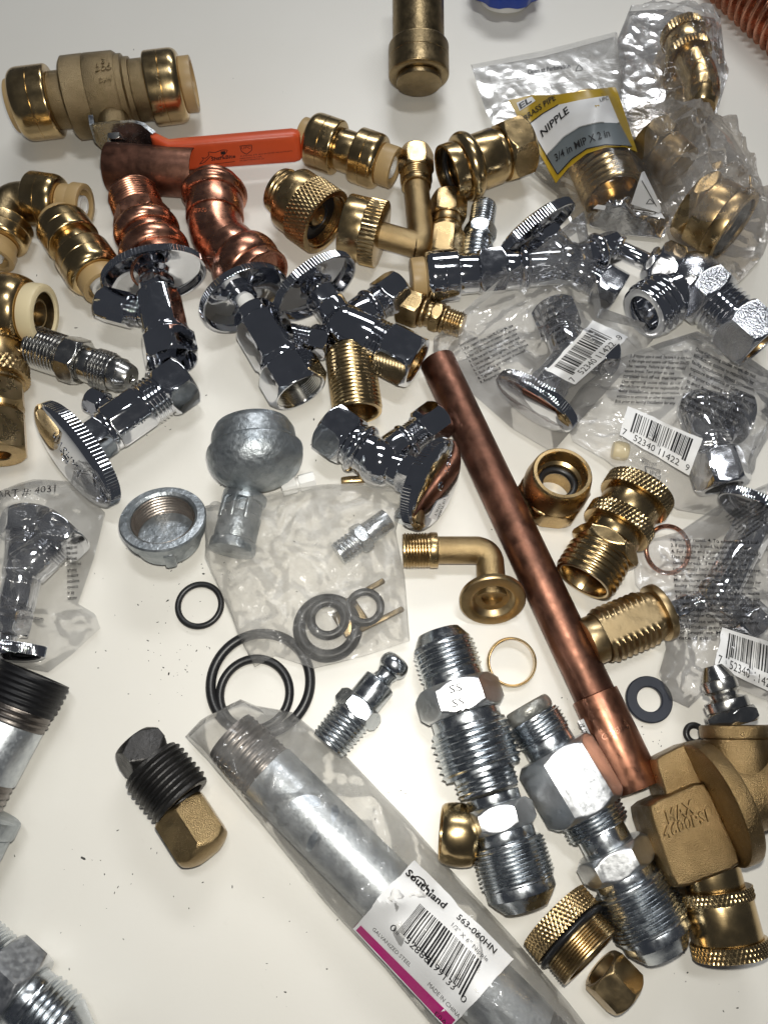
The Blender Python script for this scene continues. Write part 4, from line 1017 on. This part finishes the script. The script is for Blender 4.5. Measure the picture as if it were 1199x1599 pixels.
# ================================================================== packed fittings and their bags
def packed_nipple():
    fitting('packed_brass_nipple', 'wide brass threaded nipple inside the printed packet', 'nipple', (902, 176, 13), (957, 306, 13), [('threads', 'thread', 100, 46, {'n': 16, 'dep': .05, 'bore': (37, 40)})], 'brass_bright')
    root, f, b = bag('nipple_packet', 'clear zip packet with gold, white and grey printed card', 'packet',
        [(735, 101, 5), (850, 78, 8), (962, 49, 6)], [(962, 49, 6), (977, 92, 8), (972, 150, 11), (1000, 240, 9), (1041, 332, 6)],
        [(893, 342, 8), (960, 352, 4), (1041, 332, 6)], [(735, 101, 5), (757, 168, 6), (800, 245, 8), (868, 300, 6), (893, 342, 8)],
        [((902, 176, 13), (957, 306, 13), 47)], 'film_clear', 11, 130, 26, .5, 3., fine=.14)
    gold_t = [(793, 157), (830, 149), (865, 149), (905, 143), (960, 136), (964, 146)]
    card = patch('printed_card', b, gold_t, [(868, 286), (888, 262), (916, 240), (945, 231), (975, 230), (994, 238)], 'gold_print', root, .00025, 40, 30, 2)
    b2 = bvh_of(card)
    white = patch('white_panel', b2, [(824, 196), (848, 178), (872, 164), (905, 157), (948, 150)], [(854, 243), (880, 215), (905, 199), (935, 192), (966, 193)], 'paper_card', card, .00032, 36, 20, 1)
    grey = patch('grey_band', b2, [(854, 243), (880, 215), (905, 199), (935, 192), (966, 193)], [(871, 272), (893, 248), (916, 232), (945, 226), (985, 229)], 'grey_print', card, .00034, 36, 16, 1)
    bw, bg = bvh_of(white), bvh_of(grey)
    line_print('outline', bw, [(854, 243), (880, 215), (905, 199), (935, 192), (966, 193)], 1.6, 'ink', card, .0005)
    line_print('outline', b2, [(824, 196), (871, 273), (893, 249), (916, 233), (945, 227), (985, 230)], 1.8, 'ink', card, .0005)
    line_print('outline', b2, [(824, 196), (848, 178), (872, 164)], 1.6, 'ink', card, .0005)
    print_on('lettering', bw, 'NIPPLE', (847, 215), (889, 176), (-4, -10), 'ink', white, .0003, .10, bold=.02)
    print_on('lettering', bg, '3/4 in MIP X 2 in', (868, 253), (952, 213), (-3, -11), 'ink', grey, .0003, .42, bold=.01)
    print_on('lettering', b2, 'BRASS PIPE', (820, 190), (868, 156), (-3, -8), 'ink', card, .0003, .12, bold=.015)
    mark = patch('corner_mark', b2, [(806, 161), (830, 151)], [(811, 174), (836, 158)], 'paper_card', card, .0002, 8, 8, 0)
    print_on('lettering', bvh_of(mark), 'EL', (812, 171), (830, 159), (-3, -8), 'ink', mark, .0002, bold=.03)
    print_on('lettering', bw, 'UPC', (936, 160), (949, 156), (-1, -6), 'ink', white, .0003)
    print_on('lettering', b, 'Open at Perforation', (824, 117), (890, 107), (-1, -7), 'ink', root, .0004, bold=.025)
    for x, y in ((813, 120), (904, 108)):
        line_print('triangle_mark', b, [(x-6, y+4), (x-1, y-7), (x+6, y+2), (x-6, y+4)], 1.2, 'ink', root, .0003)
    for y in (0, 1):
        line_print('zip_ridge', b, [(748, 140+y*7), (800, 130+y*7), (860, 120+y*7), (920, 110+y*7), (972, 100+y*7)], 2.2, 'film_milky', root, .0004)
    line_print('perforation', b, [(750, 152), (860, 134), (970, 112)], 1.3, 'film_milky', root, .0004)
    slip = patch('folded_slip', b, [(932, 318), (975, 324), (1030, 332)], [(925, 324), (975, 332), (1037, 343)], 'paper_card', root, .0006, 20, 6, 1)
    tri_ = patch('printed_tab', b, [(1000, 270), (1004, 268)], [(984, 318), (1036, 334)], 'paper_card', root, .0004, 12, 16, 1)
    bt = bvh_of(tri_)
    line_print('outline', bt, [(1001, 282), (1024, 322)], 1.2, 'ink', tri_, .0002)
    line_print('recycling_mark', bt, [(1008, 318), (1014, 310), (1021, 318), (1008, 318)], 1.2, 'ink', tri_, .0002)
packed_nipple()

def foil_bit():
    root, f, b = bag('foil_packet', 'crumpled silvery foil packet under the nipple packet', 'packet', [(920, 320, 6), (975, 322, 8), (1045, 335, 6)], [(1045, 335, 6), (1044, 352, 5), (1034, 372, 3)], [(920, 352, 4), (975, 366, 3), (1034, 372, 3)], [(920, 320, 6), (915, 336, 5), (920, 352, 4)], [], 'film_clear', 31, 50, 26, 1.6, 3.)
    f.data.materials.clear(); f.data.materials.append(MAT['foil'])
metal('foil', (.55, .54, .53), (.75, .75, .76), .16, grain=.5, gscale=420)
foil_bit()

def right_bags():
    root = thing('packed_hose_elbow', 'brass elbow with fluted hose nut in the uppermost clear bag', 'elbow', at(1080, 110))
    h = 14.; A, B = at(1048, 76, h), at(1088, 62, h); k = mpp(A)
    A, B = at(1052, 92, h), at(1074, 52, h)
    o = arm(root, at(1064, 50, h), at(1076, 92, h), [('fluted_ring', 'flute', 14, 34, {'ns': 160, 'dep': 2}), ('nut', 'cyl', 22, 31), ('fluted_ring', 'flute', 12, 34, {'ns': 160, 'dep': 2})], 'brass_bright')
    tube('elbow_tube', bend(at(1076, 90, h), at(1096, 128, h), at(1092, 170, h-2), .008), [26*k]*5+[27*k]*3+[22*k], 'brass_bright', root)
    bag('clear_bag', 'wrinkled clear bag holding a brass hose elbow, top right', 'plastic bag',
        [(985, 8, 8), (1040, 2, 10), (1080, 12, 8), (1124, 24, 5)], [(1124, 24, 5), (1131, 92, 7), (1118, 178, 5)], [(962, 215, 6), (1040, 220, 9), (1118, 178, 5)], [(985, 8, 8), (964, 60, 7), (970, 130, 8), (962, 215, 6)],
        [((1064, 52, 14), (1076, 90, 14), 34), ((1076, 90, 14), (1094, 140, 14), 27)], 'film_grey', 21, 130, 70, 1.4, 6.)
    fitting('packed_brass_bushing', 'brownish brass bushing dimly seen in the tan bag', 'bushing', (1010, 212, 13), (1062, 262, 12), [('hex', 'hex', 30, 40, {'mat': 'bronze_old'}), ('barrel', 'cyl', 36, 34)], 'brass_dull')
    segs = [('hex', 'hex', 30, 58), ('barrel', 'cyl', 40, 55), ('mouth', 'cyl', 26, 58, {'bore': (48, 24), 'bv': 4})]
    r, o, A, B = fitting('packed_brass_fitting', 'wide-mouthed brass fitting in the lower tan bag, right edge', 'fitting', (1078, 318, 16), (1146, 358, 18), segs, 'brass')
    d, e1, e2 = frame(B-A); k = mpp(B)
    torus('seal_ring', B-d*10*k, d, 42*k, 6*k, 'rubber', r)
    bag('clear_bag', 'tan-tinted crumpled bag holding a wide brass fitting, right edge', 'plastic bag',
        [(978, 176, 10), (1030, 160, 13), (1078, 153, 9), (1112, 180, 7)], [(1112, 180, 7), (1142, 210, 6), (1184, 282, 7), (1202, 330, 8), (1190, 400, 5), (1150, 446, 3)], [(1052, 386, 6), (1100, 420, 5), (1150, 446, 3)], [(978, 176, 10), (985, 240, 9), (1018, 300, 8), (1040, 350, 8), (1052, 386, 6)],
        [((1010, 212, 13), (1062, 262, 12), 40), ((1078, 318, 16), (1146, 358, 17), 58)], 'film_tan', 25, 150, 90, 1.5, 6.)
right_bags()

def packed_valve(label, base, H, C, outs, a, b_, roll=0, mat='chrome', hsign=-1):
    root = thing('packed_stop_valve', label, 'valve', at(*base))
    Cp = at(*C); k = mpp(Cp); Hp = at(*H); d = (Cp-Hp).normalized()
    ball_body(root, Cp, 32*k, mat)
    if a:
        arm(root, Hp+d*5*k, Cp, [('stem', 'cyl', 14, 13), ('bonnet_nut', 'hex', 24, 31), ('bonnet', 'cyl', 40, 28)], mat)
        handle_wheel(root, Hp, -d, a*k, b_*k, k, thick=16, roll=roll)
    for O, r in outs:
        arm(root, Cp, at(*O), [('outlet_neck', 'cyl', 40, r*.72), ('outlet_thread', 'thread', 20, r*.74, {'n': 4}), ('outlet_nut', 'hex', 46, r, {'bore': (r*.62, 30)})], mat, 10)
    return root
INSTR = ['Instructions', '1. For copper pipe, type K, L, or M, use', '2. Use no pipe dope or sealant on thread', '3. For 1/2 in nominal copper, ream pipe', '4. Slide nut and ferrule over the pipe end',
         '5. Use no pipe, hand tighten, then 1/2 turn', '6. Compression nut, do not over torque', '7. Back off nut and repeat, if needed', '8. Tighten hand', '9. Required torque']
LONG = ['replace or reseat. 4. To obtain a good seal', '3. If copper pipe is used, be sure it is not bent', '4. For single end square cut (approx 20x25)', 'Use reaming. Failure to do so could', 'cause break. Test prior to use', 'completely back off nut, then retighten', 'Over-tightening causes stress, do not', 'Manufacturer assumes no responsibility for', 'faulty installation, stress corrosion,', 'exposure to ammonia or other excessive', 'first prior to leaving installation for any', 'to avoid damage to teflon or excessive', 'first solder, allow to cool before', 'compression Connection, soldering,', 'Do not use with plastic pipe only', 'The product is covered by a', 'for proper use, Manufacturer', 'date of this']
def text_block(b, root, lines, tl, tr, bl, mat='ink', lift=.00025, cap=.60, ragged=.12, seed=1):
    """a block of print: tl->tr first line direction, tl->bl down the block (pixels)"""
    rnd = random.Random(seed); n = len(lines); tl, tr, bl = (np.array(v, float) for v in (tl, tr, bl))
    dn = (bl-tl)/n
    for i, s in enumerate(lines):
        p0 = tl+dn*(i+.8); q = 1-rnd.uniform(0, ragged); q *= min(1, len(s)/36)
        p1 = p0+(tr-tl)*q
        print_on('small_print', b, s, tuple(p0), tuple(p1), tuple(-dn*cap), mat, root, lift, bold=.022)
def sticker(b, root, quad, seed, left, mid1, mid2, right):
    """quad tl tr br bl in pixels, white barcode sticker"""
    q = [np.array(p, float) for p in quad]
    st = patch('barcode_sticker', b, [quad[0], quad[1]], [quad[3], quad[2]], 'paper', root, .0005, 26, 18, 4)
    bs = bvh_of(st)
    def P(u, v): return tuple((q[0]*(1-u)+q[1]*u)*(1-v)+(q[3]*(1-u)+q[2]*u)*v)
    barcode(bs, [P(.12, .10), P(.90, .10), P(.90, .66), P(.12, .66)], st, .00018, seed)
    up = (np.array(P(.5, .70))-np.array(P(.5, .93)))*.82
    for s, u0, u1 in ((left, .03, .08), (mid1, .19, .48), (mid2, .54, .83), (right, .92, .97)):
        if s: print_on('digits', bs, s, P(u0, .93), P(u1, .93), tuple(up), 'ink', st, .0002)
    return st
def barcode_bags():
    packed_valve('chrome stop valve lying inside the bag with a slanted barcode, handle down', (860, 590), (832, 632, 13), (892, 556, 14), [((862, 482, 12), 38), ((956, 556, 11), 32)], 70, 46)
    root, f, b = bag('barcode_bag', 'clear bag with slanted barcode sticker, peak pointing up beside chrome valves', 'plastic bag',
        [(677, 528, 6), (740, 470, 14), (830, 395, 22), (911, 330, 30)], [(911, 330, 30), (925, 402, 24), (938, 480, 17), (1008, 505, 10), (1019, 530, 6)],
        [(690, 576, 2), (750, 628, 2), (800, 672, 2), (862, 708, 3), (912, 650, 4), (1019, 530, 6)], [(677, 528, 6), (676, 548, 5), (690, 572, 3)],
        [((790, 590, 13), (872, 676, 13), 46), ((826, 630, 15), (888, 560, 15), 34), ((888, 560, 15), (860, 480, 13), 38), ((888, 560, 15), (950, 560, 12), 30)], 'film_grey', 41, 150, 60, 1.1, 5.)
    sticker(b, root, [(925, 501), (979, 527), (896, 600), (851, 579)], 7, '7', '52340', '11422', '9') if 0 else None
    # the code runs along the long side of the sticker
    sticker(b, root, [(851, 579), (925, 501), (979, 527), (896, 600)], 7, '7', '52340', '11422', '9')
    text_block(b, root, INSTR, (716, 536), (800, 496), (752, 600), seed=3)
    text_block(b, root, ['or bent pipe', 'before soldering', 'UNIT-A1A', 'of water or joint', 'and JIT torque', 'for any failure'], (846, 488), (908, 452), (872, 540), seed=4)
    packed_valve('dark chrome valve in the bag with upright barcode, right edge', (1100, 640), (1040, 590, 15), (1090, 640, 15), [((1160, 655, 13), 46), ((1130, 762, 12), 44)], 0, 0)
    fitting('packed_white_sleeve', 'cream plastic sleeve inside the bag beside the barcode', 'sleeve', (956, 702, 3), (980, 706, 3), [('sleeve', 'bulge', 20, 15)], 'collet_cream')
    root, f, b = bag('barcode_bag', 'clear bag with upright barcode sticker and shield mark, right edge', 'plastic bag',
        [(905, 606, 6), (960, 562, 9), (1030, 535, 13), (1088, 517, 11), (1150, 545, 9), (1215, 590, 6)], [(1215, 590, 6), (1205, 650, 6), (1180, 705, 5), (1160, 760, 4)],
        [(893, 688, 3), (945, 716, 5), (1000, 760, 6), (1060, 795, 6), (1120, 806, 5), (1160, 760, 4)], [(905, 606, 6), (878, 645, 4), (893, 688, 3)],
        [((1040, 590, 15), (1090, 640, 15), 32), ((1090, 640, 15), (1160, 655, 13), 42), ((1090, 640, 15), (1130, 762, 12), 40)], 'film_grey', 43, 150, 70, 1.1, 5.)
    sticker(b, root, [(979, 634), (1097, 686), (1076, 742), (966, 679)], 9, '7', '52340', '11422', '9')
    text_block(b, root, LONG[1:11], (985, 552), (1088, 556), (958, 630), seed=5)
    text_block(b, root, LONG[6:16], (1086, 540), (1190, 588), (1060, 640), seed=6)
    line_print('shield_mark', b, [(1006, 728), (1030, 734), (1030, 748), (1018, 755), (1008, 744), (1006, 728)], 1.3, 'ink_grey', root, .0003)
    print_on('lettering', b, 'UPC', (1008, 741), (1029, 745), (0, -8), 'ink_grey', root, .0003)
    text_block(b, root, ['NSF/ANSI 61 and 372', 'NSF/ANSI 61, Q<1.5'], (1002, 712), (1046, 734), (1000, 722), 'ink_grey', seed=7, ragged=0.)
    # third bag
    packed_valve('chrome valve in the crumpled bag above the brass pressure valve', (1120, 930), (1190, 795, 15), (1120, 930, 14), [((1048, 960, 11), 26), ((1180, 985, 12), 40)], 70, 46)
    ring('copper_ring', 'thin copper ring inside the text-covered bag', 1042, 858, 36, 3.5, 'copper', h=5, cat='ferrule', nrm=Vector((.2, -.3, 1)))
    root, f, b = bag('barcode_bag', 'text-covered crumpled bag with barcode cut by the right edge', 'plastic bag',
        [(988, 850, 6), (1060, 830, 10), (1120, 790, 14), (1220, 745, 12)], [(1220, 745, 12), (1225, 900, 9), (1225, 1010, 8), (1220, 1105, 5)],
        [(1028, 1052, 3), (1046, 1092, 3), (1075, 1105, 4), (1120, 1060, 8), (1220, 1105, 5)], [(988, 850, 6), (992, 910, 6), (1034, 960, 6), (1040, 1010, 4), (1028, 1052, 3)],
        [((1140, 850, 15), (1210, 770, 15), 30), ((1190, 800, 15), (1120, 930, 14), 32), ((1120, 930, 14), (1052, 958, 11), 28), ((1120, 930, 14), (1180, 985, 12), 36)], 'film_grey', 47, 150, 80, 1.1, 5.)
    text_block(b, root, LONG, (1046, 838), (1186, 842), (1060, 1000), seed=8)
    text_block(b, root, LONG[4:12], (1130, 806), (1195, 762), (1160, 842), seed=9)
    sticker(b, root, [(1126, 978), (1230, 1010), (1226, 1092), (1116, 1038)], 12, '7', '52340', '11422', '')
barcode_bags()

def left_bag():
    packed_valve('dark chrome valve inside the part-number bag at left edge', (40, 880), (8, 1020, 13), (40, 888, 15), [((110, 822, 13), 48), ((46, 800, 14), 42)], 60, 40)
    root, f, b = bag('part_number_bag', 'clear bag printed with a part number at left edge', 'plastic bag',
        [(-60, 790, 8), (0, 766, 11), (60, 750, 11), (122, 752, 8), (164, 800, 5)], [(164, 800, 5), (146, 870, 5), (121, 942, 4), (148, 958, 7), (157, 980, 4)],
        [(-60, 1040, 8), (0, 1035, 7), (76, 1050, 3), (110, 1025, 3), (157, 980, 4)], [(-60, 790, 8), (-70, 900, 10), (-60, 1040, 8)],
        [((46, 800, 14), (40, 888, 15), 40), ((40, 888, 15), (110, 822, 13), 42), ((40, 888, 15), (8, 1020, 13), 36)], 'film_clear', 53, 140, 60, 1.1, 5.)
    print_on('lettering', b, 'PART #: 4031', (-12, 779), (86, 768), (1, -10), 'ink', root, .0004)
    text_block(b, root, ['To Reorder:', '1-800-431-3000', 'supplysolutions.com'], (2, 930), (130, 948), (0, 962), 'ink_grey', seed=10, ragged=0.)
    text_block(b, root, ['need to end', 'it to avoid', 'cause break', 'completely back', 'tightening', 'manufacturer', 'installation', 'exposure to', 'for any', 'test prior'], (104, 850), (160, 846), (106, 938), seed=11)
left_bag()

def milky_bag():
    ring('packed_o_ring', 'big black o-ring inside the milky bag', 512, 980, 44, 10, h=3)
    ring('packed_o_ring', 'inner black o-ring inside the milky bag', 512, 966, 26, 7, h=6)
    ring('packed_o_ring', 'small black o-ring at the right inside the milky bag', 570, 948, 24, 6, h=6)
    P = at(560, 955, 3)
    root = thing('brass_clip', 'forked brownish clip with two prongs inside the milky bag', 'clip', P)
    slab('clip_plate', at(536, 948, 4), at(560, 985, 4), Vector((1, .6, 0)), .011, .0012, 'bronze_old', root)
    slab('prong', at(540, 940, 5), at(600, 906, 6), Vector((0, 1, 0)), .0022, .0012, 'bronze_old', root)
    slab('prong', at(562, 984, 5), at(630, 950, 6), Vector((0, 1, 0)), .0022, .0012, 'bronze_old', root)
    fitting('packed_zinc_plug', 'blurred zinc fitting inside the milky bag near the brass elbow', 'plug', (528, 866), (606, 810), [('thread', 'thread', 30, 20, {'n': 5}), ('hex', 'hex', 16, 25), ('shank', 'cyl', 36, 18)], 'zinc')
    bag('milky_bag', 'milky translucent bag of o-rings beside the galvanized cap', 'plastic bag',
        [(316, 792, 8), (360, 784, 16), (430, 768, 11), (510, 756, 9), (580, 754, 8), (632, 764, 8)], [(632, 764, 8), (618, 830, 7), (632, 900, 6), (640, 1000, 8)],
        [(376, 1000, 3), (398, 1042, 2), (430, 1024, 4), (490, 1044, 4), (570, 1024, 5), (640, 1000, 8)], [(316, 792, 10), (326, 880, 7), (352, 940, 5), (376, 1000, 3)],
        [((380, 790, 9.2), (362, 864, 9.2), 39), ((512, 980, 3), (512, 960, 4), 40), ((570, 948, 6), (570, 946, 6), 26), ((528, 866, 6), (606, 810, 6), 24), ((460, 760, 9), (490, 750, 9), 14)], 'film_milky', 61, 150, 90, 1.3, 5.)
milky_bag()

def sleeve():
    A, B = at(360, 1148, 12.2), at(880, 1668, 12.2); k = mpp((A+B)/2)
    root = thing('galvanized_pipe', 'long galvanized pipe nipple packed in the clear sleeve', 'pipe nipple', (A+B)/2)
    arm(root, A, B, [('end_thread', 'thread', 88, 47, {'n': 9, 'dep': .04, 'mat': 'thread_bare', 'taper': -.04, 'bore0': (36, 20)}), ('pipe', 'cyl', 560, 50), ('end_thread', 'thread', 60, 48, {'n': 6, 'dep': .04, 'mat': 'thread_bare'})], 'galv_pipe')
    root, f, b = bag('plastic_sleeve', 'clear plastic sleeve with white and pink price label', 'plastic bag',
        [(290, 1150, 5), (316, 1124, 8), (360, 1100, 8), (376, 1092, 12), (400, 1102, 9), (456, 1112, 3)], [(456, 1112, 3), (540, 1180, 3), (632, 1276, 3), (702, 1356, 3), (800, 1462, 3), (888, 1566, 3), (960, 1660, 3)],
        [(740, 1680, 3), (840, 1690, 10), (960, 1660, 3)], [(290, 1150, 5), (324, 1186, 4), (402, 1278, 2), (508, 1410, 2), (600, 1510, 2), (740, 1680, 3)],
        [((360, 1148, 12.2), (880, 1668, 12.2), 50)], 'film_sleeve', 71, 190, 80, .7, 2., fine=.22)
    lab = patch('price_label', b, [(552, 1448), (596, 1398), (645, 1344)], [(700, 1606), (750, 1555), (800, 1499)], 'paper', root, .0006, 30, 34, 10)
    bl = bvh_of(lab)
    pk = patch('pink_stripe', bl, [(552, 1448), (559, 1440)], [(699, 1606), (711, 1592)], 'pink_print', lab, .00015, 6, 34, 1)
    print_on('lettering', bl, 'Southland', (631, 1366), (691, 1419), (7, -8), 'ink', lab, .0005, bold=.03)
    line_print('swoosh', bl, [(641, 1372), (652, 1369), (661, 1375), (665, 1384)], 2.2, 'ink', lab, .0002)
    print_on('lettering', bl, '563-060HN', (711, 1434), (769, 1490), (6, -7), 'ink', lab, .0005, bold=.015)
    print_on('lettering', bl, '1/2" X 6" Nipple', (703, 1446), (758, 1502), (4, -5), 'ink_grey', lab, .0005)
    barcode(bl, [(655, 1410), (752, 1502), (727, 1552), (622, 1452)], lab, .0004, 15, 34)
    for s, p0, p1 in (('0', (609, 1448), (616, 1455)), ('32888', (632, 1468), (668, 1503)), ('99133', (676, 1510), (708, 1545)), ('0', (718, 1558), (726, 1566))):
        print_on('digits', bl, s, p0, p1, (6, -8), 'ink', lab, .0006)
    print_on('lettering', bl, 'GALVANIZED STEEL', (582, 1450), (640, 1508), (3.5, -4.5), 'ink_grey', lab, .0005)
    print_on('lettering', bl, 'MADE IN CHINA', (668, 1536), (716, 1588), (4, -5), 'ink_grey', lab, .0005)
    print_on('lettering', bvh_of(pk), 'E0A1', (678, 1584), (698, 1604), (4, -6), 'ink', pk, .0002)
sleeve()
